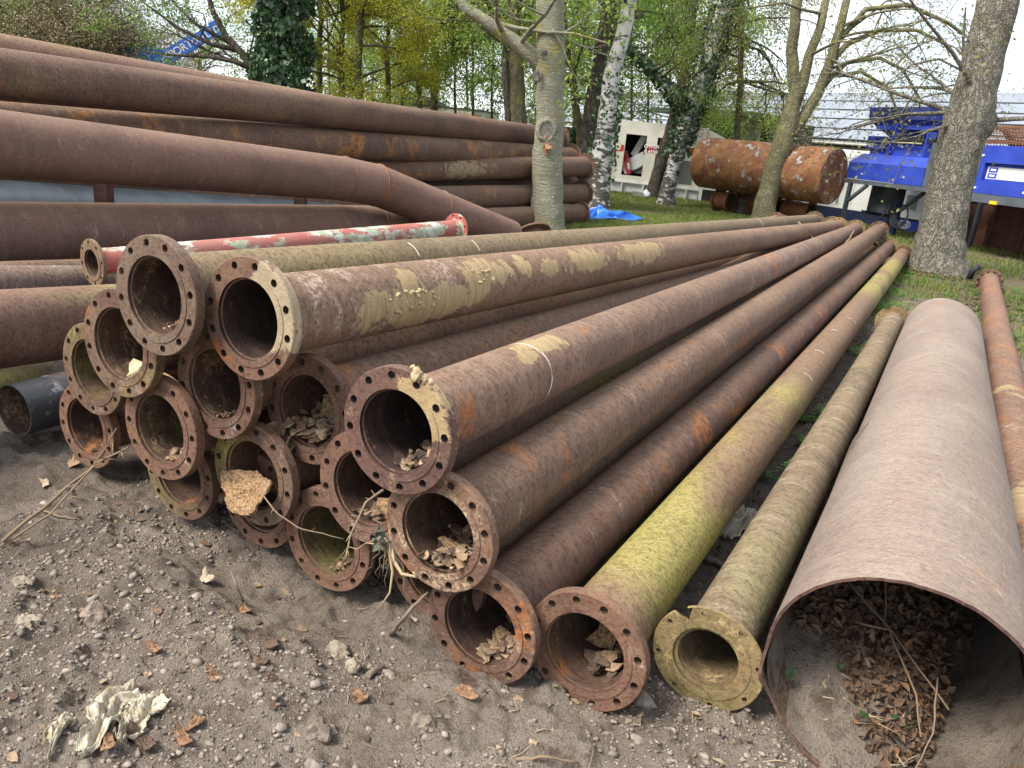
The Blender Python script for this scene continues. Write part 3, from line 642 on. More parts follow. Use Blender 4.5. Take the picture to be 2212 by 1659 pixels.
p = pa[4]; plate('pale curled plate in the dark brown pipe on the earth', (p[0]+.05, p[1]+.10, p[2]-.08), (.05, .025), (-.2, -.6, .8), 17, M_tan, 12, .3)
# clay clod on the rim, and clay on the topmost pipe
def lump(c, r, seed, squash=(1, 1, 1), n=2, amp=.35):
    import bmesh
    rng = random.Random(seed); bm = bmesh.new(); bmesh.ops.create_icosphere(bm, subdivisions=n, radius=1)
    of = np.array([rng.uniform(0, 50) for _ in range(3)])
    vs = []
    for v in bm.verts:
        q = np.array(v.co); k = 1+amp*(2*vnoise(np.array([q[0]*2+of[0]+q[2]*1.3]), np.array([q[1]*2+of[1]-q[2]]), seed)[0]-1)+amp*.5*(2*vnoise(np.array([q[0]*6+of[0]]), np.array([q[1]*6+q[2]*5]), seed+5)[0]-1)
        vs.append(np.array(c)+q*k*r*np.array(squash))
    fs = [[v.index for v in f.verts] for f in bm.faces]; bm.free(); return vs, fs
M_clay = plain('yellow_clay', (.42, .33, .19), .95, .2, 0, 20, .1, .8, 60)
p = pa[2]; mb = MB()
for i, (a, rr, r) in enumerate(((72, .205, .020), (68, .200, .016), (77, .208, .012), (62, .196, .013), (84, .203, .009))):
    vs, fs = lump((p[0]+rr*math.cos(math.radians(a)), p[1]+.01+.008*i, p[2]+rr*math.sin(math.radians(a))), r, 20+i); mb.add(vs, fs)
tag(mb.build('clay_clod', M_clay), 'small clod of yellow clay stuck on the rim of the purplish flange', 'clay')
p = pa[1]; mb = MB(); rng = random.Random(8); d1 = norm(np.array(pile[1][2])-np.array(p))
for i in range(46):
    y = rng.choice([.62, .68, .72, .78, .85, 1.24, 1.30])+rng.gauss(0, .03); a = math.radians(rng.uniform(-15, 25) if y < 1 else rng.uniform(15, 55)); q = np.array(p)+d1*y+.137*np.array([math.cos(a), 0, math.sin(a)])
    vs, fs = lump(q, rng.uniform(.004, .012), 50+i, (1, 1.2, .8), 1); mb.add(vs, fs)
tag(mb.build('clay_crumbs', M_clay), 'crumbs of pale clay stuck to the side of the clay smeared pipe', 'clay', None, 'stuff')
# ---------------------------------------------------------------- soil, leaves and sticks inside the huge tube
o3 = np.array([.185, 2.066, .350])
def stop_(x, y):
    u = x/.335
    t = -.225-.02*u+.05*math.sin(y*3+1)*sst(.0, .4, y)+.06*math.exp(-((y-.55)/.4)**2)-.26*max(0, u-.10)*1.2+.34*float(sst(.30, 1.2, y))
    return t+(fbm(np.array([x*9]), np.array([y*9]), 1, 3, 4)[0]-.5)*.05
mb = MB(); gx = 70; gy = 80; vs = []
for j in range(gy+1):
    y = .006+2.0*j/gy
    for i in range(gx+1):
        u = -1+2*i/gx; x = u*.335; bow = math.sqrt(max(1e-4, .3365**2-x*x)); kk = float(sst(-.06, .30, y))
        top = -.345*(1-kk)+stop_(x, y)*kk+(fbm(np.array([x*40]), np.array([y*40]), 1, 3, 14)[0]-.5)*.026+(fbm(np.array([x*14]), np.array([y*14]), 1, 2, 15)[0]-.5)*.03
        vs.append(o3+np.array([x, y, max(min(top, bow-.04), -bow+.002)]))
mb.add(vs, [(j*(gx+1)+i, j*(gx+1)+i+1, (j+1)*(gx+1)+i+1, (j+1)*(gx+1)+i) for j in range(gy) for i in range(gx)], 0, True)
M_loose = bpy.data.materials['earth_and_turf']
tag(mb.build('soil_heap', M_loose), 'dark soil filling the bottom of the huge open tube', 'soil', None, 'stuff')
def leaves_np(C3, size, rng, up=0.0, asp=.62, curl=.35):
    """folded leaf shapes: two quads hinged on the midrib -> (2n,4,3)"""
    n = len(C3); d = rng.normal(size=(n, 3)); d /= np.linalg.norm(d, axis=1)[:, None]
    nn = rng.normal(size=(n, 3))+np.array([0, 0, up]); x = np.cross(nn, d); x /= np.linalg.norm(x, axis=1)[:, None]+1e-9; nn = np.cross(d, x)
    s = (size*rng.uniform(.55, 1.3, n))[:, None]
    a = C3-d*s; b = C3+d*s; m = C3-d*s*.1
    l = m+x*s*asp+nn*s*curl; r = m-x*s*asp+nn*s*curl; t = C3+nn*s*0
    L1 = np.stack([a, l, C3+d*s*.55+x*s*asp*.55+nn*s*curl*.7, b], 1); L2 = np.stack([a, b, C3+d*s*.55-x*s*asp*.55+nn*s*curl*.7, r], 1)
    return np.concatenate([L1, L2])
nr = np.random.default_rng(5); pts = []
while len(pts) < 5200:
    y = nr.uniform(.06, 1.5); x = nr.uniform(-.31, .27)
    if x > .13+.05*math.sin(y*7)+.08*nr.random() and y < 1.1: 
        if nr.random() > .10: continue
    if y < .34 and (x < .02-.75*(y-.05) or nr.random() > (y+.12)/.40): continue
    if math.hypot(x, stop_(x, y)) > .33 or (stop_(x, y) > 0 and math.hypot(x, stop_(x, y)) > .24): continue
    kk = float(sst(-.06, .30, y)); pts.append(o3+np.array([x, y, max(-.345*(1-kk)+stop_(x, y)*kk, -math.sqrt(.33**2-x*x))+nr.uniform(.0, .07)*(1 if y > .35 else .35)]))
M_dead = islands('dead_leaves', [(.10, .066, .045), (.16, .105, .068), (.065, .043, .033), (.21, .14, .09), (.12, .085, .06), (.24, .13, .06)], .75, .1, .25)
tag(quads('dead_leaves', leaves_np(np.array(pts), .019, nr, .8, .6, .5), M_dead), 'drift of brown dead oak leaves heaped inside the huge open tube', 'dead leaves', None, 'stuff')
M_ivy = islands('ivy_leaf', [(.022, .055, .022), (.035, .085, .03), (.018, .04, .02), (.055, .12, .035)], .45, .08, .5)
M_straw = islands('dry_stem', [(.40, .31, .18), (.26, .19, .12), (.17, .12, .08), (.46, .38, .25)], .85)
M_stick = islands('stick_bark', [(.14, .10, .075), (.22, .17, .13), (.10, .075, .06)], .9)
ivp = np.array([o3+np.array([x, y, -.145+z]) for x, y, z in ((-.10, .32, .03), (-.06, .30, .05), (-.02, .33, .03), (.03, .12, .0), (.06, .10, -.01), (-.14, .25, .01), (-.05, .10, -.02), (-.27, .13, .0), (-.28, .18, .05), (.09, .14, -.01))])
tag(quads('ivy_sprigs', leaves_np(ivp, .018, nr, 2, .7, .2), M_ivy), 'small green ivy sprigs on the soil in the mouth of the huge tube', 'ivy', None, 'stuff')
def stick(label, pts, r, mat, name='stick', cat='stick', group=None, sides=7, seed=0, twigs=0, kind=None):
    rng = random.Random(seed); mb = MB(); pts = [np.array(p, float) for p in pts]; f = []
    for i in range(len(pts)-1):
        for k in range(4): f.append(pts[i]*(1-k/4)+pts[i+1]*(k/4)+np.array([rng.gauss(0, r*.35) for _ in range(3)])*(k > 0))
    f.append(pts[-1]); m = len(f)
    mb.tube(f, [r*(1-.55*i/m) for i in range(m)], sides, wob=.12, rng=rng)
    for i in range(twigs):
        k = rng.randrange(1, m-1); d = norm(f[k+1]-f[k])+np.array([rng.gauss(0, .8) for _ in range(3)]); mb.tube([f[k], f[k]+norm(d)*r*rng.uniform(3, 9)], [r*.35, r*.12], 4)
    o = mb.build(name, mat); tag(o, label, cat, group, kind); return o
q = lambda x, y, z: tuple(o3+np.array([x, y, z]))
stick('long pale stem slanting over the dead leaves in the huge tube', [q(-.20, .55, .02), q(-.02, .38, -.03), q(.16, .20, -.11)], .0045, M_straw)
stick('arched pale stem over the dead leaves in the huge tube', [q(-.13, .38, -.04), q(-.03, .36, -.015), (q(.07, .18, -.09)), q(.10, .08, -.15)], .004, M_straw, seed=2)
stick('thick mossy stick pushed into the soil at the left of the huge tube', [q(-.27, .50, -.06), q(-.12, .42, -.08), q(-.06, .28, -.115)], .011, M_stick, seed=3)
stick('brown stem leaning upright among the dead leaves', [q(-.09, .65, .10), q(-.06, .50, .02), q(-.04, .40, -.06)], .004, M_straw, seed=4)
stick('short flat straw at the front of the soil in the huge tube', [q(.08, -.10, -.235), q(.20, -.17, -.27)], .005, M_straw, seed=5)
stick('thin dark stem bending down through the leaves at right', [q(.12, .28, -.07), q(.13, .12, -.15), q(.09, -.05, -.21)], .003, M_stick, seed=6)
mb = MB(); rng = random.Random(9)
for i in range(46):
    x = rng.uniform(-.2, .12); y = rng.uniform(.05, .5); z = stop_(x, y)+rng.uniform(.004, .02)
    a = rng.uniform(0, 6.28); l = rng.uniform(.015, .06); mb.tube([q(x, y, z), q(x+l*math.cos(a), y+l*math.sin(a), z+rng.uniform(-.01, .02))], [.0018, .001], 5)
tag(mb.build('straw_bits', M_straw), 'bits of straw scattered on the soil inside the huge tube', 'straw', None, 'stuff')
# ---------------------------------------------------------------- litter on the near ground
import bmesh as _b
def ico(n):
    bm = _b.new(); _b.ops.create_icosphere(bm, subdivisions=n, radius=1); v = np.array([q.co[:] for q in bm.verts]); f = np.array([[a.index for a in g.verts] for g in bm.faces]); bm.free(); return v, f
def scatter_lumps(name, label, cat, P3, R3, mat, seed, n=1, flat=.7):
    v, f = ico(n); r = np.random.default_rng(seed); m = len(P3)
    k = 1+r.uniform(-.55, .5, (m, len(v), 1)); a = r.uniform(0, 6.28, m); ca, sa = np.cos(a)[:, None], np.sin(a)[:, None]
    sc3 = np.stack([r.uniform(.7, 1.3, m), r.uniform(.7, 1.3, m), flat*r.uniform(.6, 1.1, m)], 1)[:, None, :]
    q = v[None]*k*sc3*R3[:, None, None]; x = q[..., 0]*ca-q[..., 1]*sa; y = q[..., 0]*sa+q[..., 1]*ca
    q = np.stack([x, y, q[..., 2]], -1)+P3[:, None, :]
    V = q[:, f, :].reshape(-1, 3, 3)  # separate tris would break islands -> indexed mesh
    me = bpy.data.meshes.new(name); vv = q.reshape(-1, 3); ff = (f[None]+np.arange(m)[:, None, None]*len(v)).reshape(-1, 3).astype(np.int32)
    me.vertices.add(len(vv)); me.vertices.foreach_set('co', vv.astype(np.float32).ravel()); me.loops.add(ff.size); me.loops.foreach_set('vertex_index', ff.ravel())
    me.polygons.add(len(ff)); me.polygons.foreach_set('loop_start', np.arange(0, ff.size, 3, dtype=np.int32)); me.polygons.foreach_set('loop_total', np.full(len(ff), 3, dtype=np.int32))
    me.materials.append(mat); me.update(calc_edges=True); return tag(child_mesh(name, me), label, cat, None, 'stuff')
nr = np.random.default_rng(21)
def near_pts(n, x0=-3.1, x1=1.25, y0=.55, y1=2.3, clump=None):
    x = nr.uniform(x0, x1, n*3); y = y0+(y1-y0)*nr.random(n*3)
    if clump: k = fbm(x, y, clump[0], 2, clump[1]); ok = k > clump[2]; x, y = x[ok], y[ok]
    x, y = x[:n], y[:n]; return np.stack([x, y, gheight(x, y)], 1)
M_clod = islands('earth_clods', [(.25, .208, .175), (.30, .252, .212), (.21, .175, .146), (.34, .29, .246), (.27, .226, .19)], .95, 0, .1, 45)
M_pebble = islands('pale_pebbles', [(.28, .22, .15), (.24, .195, .145), (.34, .28, .195), (.20, .16, .12), (.30, .225, .13)], .8, 0, .3, 30)
p1 = near_pts(26000, clump=(3.5, 2, .40)); p1[:, 2] += .0; scatter_lumps('earth_crumbs', 'small crumbs of dry earth strewn over the bare ground', 'earth', p1, nr.lognormal(-5.55, .5, len(p1)), M_clod, 1, 1, .75)
p1 = near_pts(650, clump=(2.2, 5, .55)); scatter_lumps('earth_clods', 'larger broken clods of dry earth on the bare ground', 'earth', p1, nr.lognormal(-4.65, .5, len(p1)), M_clod, 2, 1, .6)
p1 = near_pts(1700, clump=(2.0, 8, .50)); p1[:, 2] += .001; scatter_lumps('gravel', 'pale yellowish grit and gravel scattered on the bare ground', 'gravel', p1, nr.lognormal(-5.9, .45, len(p1)), M_pebble, 3, 1, .7)
rng = random.Random(31); mb = MB()
fp = near_pts(230, clump=(1.5, 9, .40))
for k in range(len(fp)):
    vs, fs = flat_piece(rng, fp[k]+np.array([0, 0, .005]), rng.choice([.006, .008, .010, .014, .02]), (rng.gauss(0, .25), rng.gauss(0, .25), 1), .0025, 8, .4, .1); mb.add(vs, fs)
tag(mb.build('scattered_flakes', M_flake), 'orange and tan flakes of rust scale scattered over the soil', 'rust flakes', None, 'stuff')
mb = MB()
for k, p in enumerate(near_pts(330, x0=-3.1, x1=1.25, y0=.6, y1=2.2)):
    a = rng.uniform(0, 6.28); l = rng.uniform(.015, .075); w_ = rng.uniform(-.4, .4)
    e2 = p+np.array([l*math.cos(a), l*math.sin(a), 0]); m2 = (p+e2)/2+np.array([math.sin(a), -math.cos(a), 0])*l*w_*.3
    z = lambda q, h: (q[0], q[1], gz(q[0], q[1])+h)
    mb.tube([z(p, .003), z(m2, .007), z(e2, .003)], rng.choice([.0009, .0012, .0018]), 4)
tag(mb.build('straw_and_rootlets', M_straw), 'bits of straw, stems and rootlets strewn over the bare soil', 'straw', None, 'stuff')
# wood chip litter between and right of the long pipes
x = nr.uniform(-.9, 1.9, 9000); y = 1.9+nr.random(9000)**1.2*11; keep = (np.abs(x-.17) > .30) | (y > 9.2); x, y = x[keep], y[keep]
p1 = np.stack([x, y, gheight(x, y)+.006], 1)
M_chip = islands('leaf_litter', [(.16, .11, .075), (.25, .19, .13), (.10, .07, .05), (.33, .26, .18), (.19, .12, .07), (.07, .05, .04)], .9, .05, .1)
tag(quads('leaf_litter', leaves_np(p1, .016, nr, 3, .5, .2), M_chip), 'brown leaf and chip litter between the long pipes', 'leaf litter', None, 'stuff')
# individually visible bits on the soil
def at_ground(u, v, h=0.0):
    p = G(u, v, .0)
    for _ in range(3): p = G(u, v, gz(p[0], p[1])+h)
    return p
def one_lump(name, label, cat, u, v, r, seed, mat, sq=(1, 1, .7), n=3):
    p = at_ground(u, v); mb = MB(); vs, fs = lump(p+np.array([0, 0, r*.3]), r, seed, sq, n, .4); mb.add(vs, fs); tag(mb.build(name, mat), label, cat)
M_greyclay = plain('grey_clay', (.235, .20, .15), .95, .25, 0, 20, .1, .7, 60)
one_lump('clay_lump', 'pale grey clay lump lying on the soil below the pile', 'clay lump', 729, 1412, .038, 1, M_greyclay, (1.1, .8, .7))
one_lump('clay_lump', 'smaller pale lump touching the right side of the grey clay lump', 'clay lump', 763, 1441, .026, 2, M_greyclay)
one_lump('earth_lump', 'rounded crusty lump of earth at the left of the bare soil', 'earth lump', 203, 1335, .055, 3, M_soil, (1, .9, .6))
one_lump('earth_lump', 'lump of earth at the bottom of the soil below the dark plates', 'earth lump', 690, 1590, .040, 4, M_soil)
one_lump('earth_lump', 'crumbly earth lump low in front of the mossy pipe flange', 'earth lump', 915, 1568, .036, 5, M_soil)
one_lump('yellow_stone', 'crumbly yellow stone at the far left of the soil', 'stone', 60, 1350, .035, 6, M_greyclay, (1.2, .9, .6))
one_lump('yellow_stone', 'second yellow stone at the left edge above the first', 'stone', 48, 1262, .03, 7, M_greyclay, (1.2, .9, .6))
M_darkplate = rust('dark_scale', (.085, .055, .048), (.055, .042, .045), orange=.15, pale=.1, scale=3, bump=.6)
M_pinkflake = rust('orange_scale', (.33, .20, .12), (.22, .13, .08), orange=.3, pale=.5, palecol=(.42, .32, .21), speck=.3, scale=3, bump=.7)
def gplate(label, u, v, r, seed, mat, tilt=(0, 0), n=14, irr=.25):
    p = at_ground(u, v); o = plate(label, (p[0], p[1], p[2]+.008), r, (tilt[0], tilt[1], 1), seed, mat, n, irr, .004); return o
gplate('dark brown rounded rust plate lying on the soil left of the pale clay lump', 570, 1390, (.055, .038), 1, M_darkplate, (.1, -.15))
gplate('oval dark plate on the soil under the dark rounded one', 562, 1432, (.036, .018), 2, M_darkplate)
gplate('small slate grey plate standing tilted on the soil', 592, 1478, (.020, .022), 3, M_darkplate, (.3, -.9))
gplate('bluish black plate flat on the soil right of the plastic sheet', 310, 1608, (.05, .024), 4, M_darkplate)
gplate('curved dark brown bark like plate by the dark brown pipe flange', 1018, 1480, (.062, .018), 5, M_darkplate, (.1, -.7))
gplate('tan plate under the curved dark bark like plate', 1010, 1502, (.045, .016), 6, M_pinkflake, (0, -.4))
gplate('pinkish flake lying right of the lowest dark plates', 778, 1508, (.028, .028), 7, M_pinkflake)
gplate('orange flake in the middle of the bare soil, uppermost', 335, 1405, (.032, .018), 8, M_pinkflake)
gplate('layered tan flake lying above the small slate plate', 462, 1463, (.032, .015), 9, M_pinkflake, (.1, -.3))
gplate('orange flake beside the plastic sheet', 420, 1565, (.022, .028), 10, M_pinkflake)
gplate('orange flake at the foot of the plastic sheet', 235, 1612, (.022, .020), 11, M_pinkflake)
gplate('orange speckled flake cluster right of the plastic sheet', 395, 1600, (.040, .018), 12, M_pinkflake)
gplate('orange crumb plate on the soil under the low flange', 530, 1322, (.022, .020), 13, M_pinkflake)
# torn plastic sheet
def sheet(name, label, pts_uv, wid, seed, mat, h=.020, K=90, W=44):
    rng = random.Random(seed); mb = MB(); pts = [at_ground(u, v) for u, v in pts_uv]; vs = []
    ph = [rng.uniform(0, 6) for _ in range(6)]
    for i in range(K+1):
        t = i/K*(len(pts)-1); k = min(int(t), len(pts)-2); p = pts[k]*(1-(t-k))+pts[k+1]*(t-k); d = norm(pts[k+1]-pts[k]); s = np.array([-d[1], d[0], 0])
        s = norm(s); ww = wid[k]*(1-(t-k))+wid[k+1]*(t-k)
        for j in range(W+1):
            u = -1+2*j/W; jag = (1+.12*math.sin(t*9+ph[0]+u*3)+.08*math.sin(t*23+ph[1]))
            pos = p+s*u*ww*jag; z = gz(pos[0], pos[1])+.004+h*(.5+.5*math.sin(u*3.1+ph[2]+t*.7))*(.35+.65*math.sin(min(1, max(0, i/K))*math.pi))+.016*abs(math.sin(u*4.2+t*.9+ph[3]))+.005*math.sin(u*13+t*1.6)+.004*abs(math.sin(u*21-t*2.2+ph[5]))
            vs.append((pos[0]+.008*math.sin(t*5+u*3), pos[1]+.008*math.sin(t*4+u*4+ph[4]), z))
    mb.add(vs, [(i*(W+1)+j, i*(W+1)+j+1, (i+1)*(W+1)+j+1, (i+1)*(W+1)+j) for i in range(K) for j in range(W)], 0, True)
    o = mb.build(name, mat); md = o.modifiers.new('s', 'SOLIDIFY'); md.thickness = .001; return o
n = N('dirty_plastic_film'); c = n.co(); k = n.mix(n.ramp(n.noise(c, 14, 5, .65), .45, .70), (.62, .57, .45), (.42, .34, .22))
M_film = n.done(k, .35, n.bump(n.noise(c, 40, 4), .4, .01), 0, .5, .35)
film = [([(300, 1500), (250, 1530), (215, 1590), (175, 1640)], [.055, .045, .035, .008]), ([(345, 1510), (320, 1535), (290, 1585), (262, 1605)], [.012, .055, .03, .012]), ([(160, 1570), (130, 1590), (110, 1640)], [.010, .035, .006])]
lbs = ['crumpled dirty white plastic sheet twisted on the soil, the long main piece', 'dirty white plastic flap spreading right of the twisted main piece', 'small torn strip of plastic at the bottom left of the soil']
for i, (a, b) in enumerate(film): tag(sheet('plastic_sheet', None, a, b, i+3, M_film), lbs[i], 'plastic sheet', 'torn plastic on the soil')
tag(sheet('plastic_sheet', None, [(1625, 1110), (1590, 1140), (1560, 1165)], [.05, .10, .03], 9, M_film), 'torn white plastic between the mossy pipe and the thin olive pipe', 'plastic sheet')
# twigs and brambles
def W3(*a): return [P(u, v, z) for u, v, z in a]
g1 = at_ground(5, 1170, .02)
stick('long thorny twig slanting up from the left edge to the low flanges', [g1, P(120, 1075, 3.05), P(210, 1000, 3.15), P(278, 966, 3.05)], .0075, M_straw, 'bramble_stem', 'twig', None, 7, 1, 16)
stick('thinner twig crossing the thorny one at the left', [at_ground(0, 1180, .01), P(110, 1110, 3.0), P(200, 1010, 3.1), P(252, 925, 3.1)], .005, M_straw, 'bramble_stem', 'twig', None, 6, 2, 8)
stick('bleached short stick lying on the soil at the left', [at_ground(82, 1098, .01), at_ground(118, 1112, .012), at_ground(165, 1121, .008)], .0055, M_straw, seed=3)
stick('thin pale bramble looping in front of the green bored flange', [P(563, 1065, 2.33), P(600, 1110, 2.28), P(650, 1142, 2.25), P(742, 1164, 2.22)], .0028, M_straw, 'bramble_stem', 'twig', None, 5, 4, 6)
stick('pale stem hanging from the flakes down over the green bore', [P(828, 1058, 2.24), P(790, 1085, 2.2), P(760, 1150, 2.18), P(738, 1222, 2.22)], .0042, M_straw, 'bramble_stem', 'twig', None, 6, 5, 8)
stick('dark stick leaning on the soil beside the dark brown flange', [at_ground(845, 1370, .012), P(880, 1325, 2.42), P(925, 1280, 2.5)], .009, M_stick, seed=6)
stick('thick stick lying across the litter beside the thin olive pipe', [at_ground(1525, 1205, .02), at_ground(1560, 1222, .02), at_ground(1600, 1240, .02)], .016, M_stick, seed=7)
stick('small brown stick standing beside the pile on the soil', [at_ground(525, 1300, .01), P(510, 1262, 2.75), P(497, 1232, 2.8)], .004, M_stick, seed=8)
stick('short dark piece of wood beside the grey clay lump', [at_ground(795, 1458, .012), at_ground(830, 1440, .012)], .012, M_stick, seed=12)
stick('bundle of pale straw lying at the bottom edge of the soil', [at_ground(1115, 1640, .01), at_ground(1180, 1635, .012), at_ground(1250, 1648, .008)], .006, M_straw, seed=9)
stick('thin upright straw stuck in the soil in the middle', [at_ground(402, 1346, .0), at_ground(404, 1308, .01)], .004, M_straw, seed=10)
stick('pale branch caught on top of the purple pipe near the far end', [P(1725, 480, 12.2), P(1760, 520, 11.6), P(1800, 545, 11.2), P(1822, 550, 11)], .02, M_straw, seed=11, twigs=3)
stick('forked pale branch standing between the pipes near the far end', [P(1800, 555, 10.9), P(1825, 530, 11.0), P(1846, 498, 11.1)], .018, M_straw, seed=13)
stick('twig lying on the thin tan pipe at the left edge', [P(28, 584, 5.3), P(60, 583, 5.35), P(98, 588, 5.4)], .012, M_straw, seed=14)
rng = random.Random(77); mb = MB()
for i in range(13):
    p = P(838+rng.gauss(0, 8), 1165+rng.gauss(0, 8), 2.21+rng.uniform(-.03, .03)); l = []
    dx = rng.gauss(0, .02); 
    for k in range(7): l.append(p+np.array([dx*k*.5+rng.gauss(0, .006), rng.gauss(0, .006), -.026*k*rng.uniform(.6, 1.1)]))
    mb.tube(l, [.0020*(1-k/8) for k in range(7)], 5)
mb.tube(W3((842, 1160, 2.21), (850, 1210, 2.19), (868, 1240, 2.17), (900, 1246, 2.16), (893, 1236, 2.15)), [.006, .006, .005, .0045, .003], 6)
mb.tube(W3((838, 1180, 2.21), (848, 1235, 2.19), (842, 1280, 2.19), (815, 1320, 2.21)), [.005, .004, .003, .0015], 6)
tag(mb.build('root_clump', M_straw), 'tangle of pale roots hanging beside the cream stained flange', 'roots')
ivp = np.array([P(822+rng.gauss(0, 7), 1140+i*3.2, 2.19+rng.uniform(-.02, .01)) for i in range(16)])
tag(quads('withered_leaves', leaves_np(ivp, .016, np.random.default_rng(4), 0, .7, .3), islands('withered_leaf', [(.11, .12, .085), (.07, .08, .055), (.15, .15, .11)], .8)), 'withered grey green leaves hanging left of the cream stained flange', 'leaves', None, 'stuff')
mb = MB(); 
for (u, v, r) in ((160, 1000, .035), (98, 1045, .03), (445, 1248, .03), (1110, 0, 0)):
    if r: p = at_ground(u, v, .012); vs, fs = flat_piece(rng, p, r, (.2, -.5, 1), .002, 11, .5, .5); mb.add(vs, fs)
tag(mb.build('fallen_leaves', islands('fallen_leaf', [(.36, .25, .16), (.27, .17, .10), (.42, .33, .24)], .8, .1)), 'dry tan leaves lying on the soil by the left flanges', 'dead leaves', None, 'stuff')
# ================================================================ background things
class Fr:
    """upright local frame: origin p0 on the ground, X towards p1, Y away from the camera"""
    def __init__(s, p0, x):
        s.o = np.array([p0[0], p0[1], 0.]); x = np.array([x[0], x[1], 0.]); s.x = x/np.linalg.norm(x)
        s.y = np.array([-s.x[1], s.x[0], 0.]); s.yaw = math.atan2(s.x[1], s.x[0])
        if s.y @ (s.o) < 0: raise Exception('frame')
    def px(s, u, v, t=0.0):
        r = ray(u, v); p0 = s.o+s.y*t; k = ((p0-np.array([0, 0, H])) @ s.y)/(r @ s.y); p = np.array([0, 0, H])+r*k-s.o
        return float(p @ s.x), float(p[2])
    def root(s, name, label, cat, group=None):
        e = bpy.data.objects.new(name, None); C.objects.link(e); e.location = tuple(s.o); e.rotation_euler = (0, 0, s.yaw); tag(e, label, cat, group); return e
def text(name, body, size, mat, parent, loc, rot=(math.pi/2, 0, 0), ext_=.001, align='LEFT', sx=1.0):
    cu = bpy.data.curves.new(name, 'FONT'); cu.body = body; cu.size = size; cu.extrude = ext_; cu.align_x = align; cu.offset = size*.012
    o = bpy.data.objects.new(name, cu); C.objects.link(o); dg = bpy.context.evaluated_depsgraph_get()
    me = bpy.data.meshes.new_from_object(o.evaluated_get(dg)); bpy.data.objects.remove(o); me.materials.clear(); me.materials.append(mat)
    o = child_mesh(name, me, parent); o.location = loc; o.rotation_euler = rot; o.scale = (sx, 1, 1); return o
M_white = plain('cream_paint', (.62, .60, .53), .5, .10, 0, 1.2, .4)
M_white2 = plain('pale_grey_paint', (.58, .59, .57), .45, .08, 0, 1.2, .4)
M_red = plain('signal_red', (.50, .045, .02), .5, .1); M_dred = plain('dark_red_sticker', (.33, .018, .03), .5, .1); M_wt = plain('white_letters', (.8, .8, .8), .5, .05)
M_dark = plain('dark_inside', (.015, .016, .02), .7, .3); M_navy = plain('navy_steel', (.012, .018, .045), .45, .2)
M_grille = plain('grey_grille', (.20, .21, .20), .7, .15, 0, 60); M_dgrey = plain('slate_grey_steel', (.085, .10, .115), .5, .15, .0, 2)
n = N('blue_paint'); c = n.co(); k = n.mix(n.ramp(n.noise(c, 1.5, 4), .3, .7), (.018, .042, .33), (.030, .065, .42)); k = n.mix(n.ramp(n.noise(c, 5, 6, .75), .55, .72, 0, .6), k, (.07, .075, .15))
M_blue = n.done(k, .5, None, 0, .5)
n = N('dusty_blue_paint'); c = n.co(); k = n.mix(n.ramp(n.noise(c, 1.8, 4), .35, .7), (.020, .035, .25), (.07, .09, .25)); k = n.mix(n.ramp(n.noise(c, 3.5, 5, .7), .56, .68, 0, .9), k, (.12, .05, .035))
M_bluedust = n.done(k, .55, None, 0, .3)
def wall_holes(x0, x1, z0, z1, holes, y0, th):
    mb = MB(); X_ = sorted(set([x0, x1]+[h[0] for h in holes]+[h[1] for h in holes])); Z_ = sorted(set([z0, z1]+[h[2] for h in holes]+[h[3] for h in holes]))
    for i in range(len(X_)-1):
        for j in range(len(Z_)-1):
            cx, cz = (X_[i]+X_[i+1])/2, (Z_[j]+Z_[j+1])/2
            if any(h[0] < cx < h[1] and h[2] < cz < h[3] for h in holes): continue
            mb.box((cx, y0+th/2, cz), (X_[i+1]-X_[i], th, Z_[j+1]-Z_[j]))
    return mb
# ---- cream generator container with its doors off
f = Fr(G(1317, 413.6), G(1502.6, 435)-G(1317, 413.6)); e = f.root('generator_container', 'cream generator container with missing doors, red stripes and scrap inside, behind the birch', 'container')
zs = lambda v: (440+v*.2290)/1.8228
us = lambda x: (2400+x*.2290)/1.8228
def q3(x, y, t=0): return f.px(us(x), zs(y), t)
w1 = (q3(250, 700)[0], q3(610, 700)[0], q3(240, 1085)[1], q3(400, 388)[1]); w2 = (q3(790, 750)[0], q3(1150, 750)[0], w1[2]-.02, w1[3]-.02)
xL, xR, zT = 0.0, 3.46, 2.72; zB = q3(700, 1240)[1]
wall_holes(xL, xR, zB, zT, [w1, w2], 0, .06).build('front_wall', M_white, e)
mb = MB(); mb.box(((xL+xR)/2, 1.2, zT+.02), (xR-xL+.04, 2.4, .05)); mb.build('roof', M_white, e)
mb = MB(); mb.box(((xL+xR)/2, 2.4, (zB+zT)/2), (xR-xL, .06, zT-zB-.06)); mb.box((xL+.03, 1.23, (zB+zT)/2), (.06, 2.26, zT-zB-.06)); mb.box((xR-.03, 1.23, (zB+zT)/2), (.06, 2.26, zT-zB-.06)); mb.build('side_walls', M_white, e)
mb = MB(); mb.box(((xL+xR)/2, 1.2, zB-.03), (xR-xL+.06, 2.5, .06)); mb.box(((xL+xR)/2, .25, zB/2-.03), (xR-xL, .4, zB-.07))
for k in range(4): mb.box((xL+.45+k*.85, -.02, zB/2-.03), (.05, .12, zB-.08))
mb.build('base_tank', M_white2, e)
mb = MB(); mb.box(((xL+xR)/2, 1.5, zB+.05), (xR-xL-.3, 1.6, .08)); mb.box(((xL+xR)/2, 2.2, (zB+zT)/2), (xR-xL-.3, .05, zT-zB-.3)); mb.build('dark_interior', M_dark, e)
R_ = lambda a: np.array([[math.cos(a), 0, math.sin(a)], [0, 1, 0], [-math.sin(a), 0, math.cos(a)]])
mb = MB(); cx, cz = (w1[0]+w1[1])/2, (w1[2]+w1[3])/2
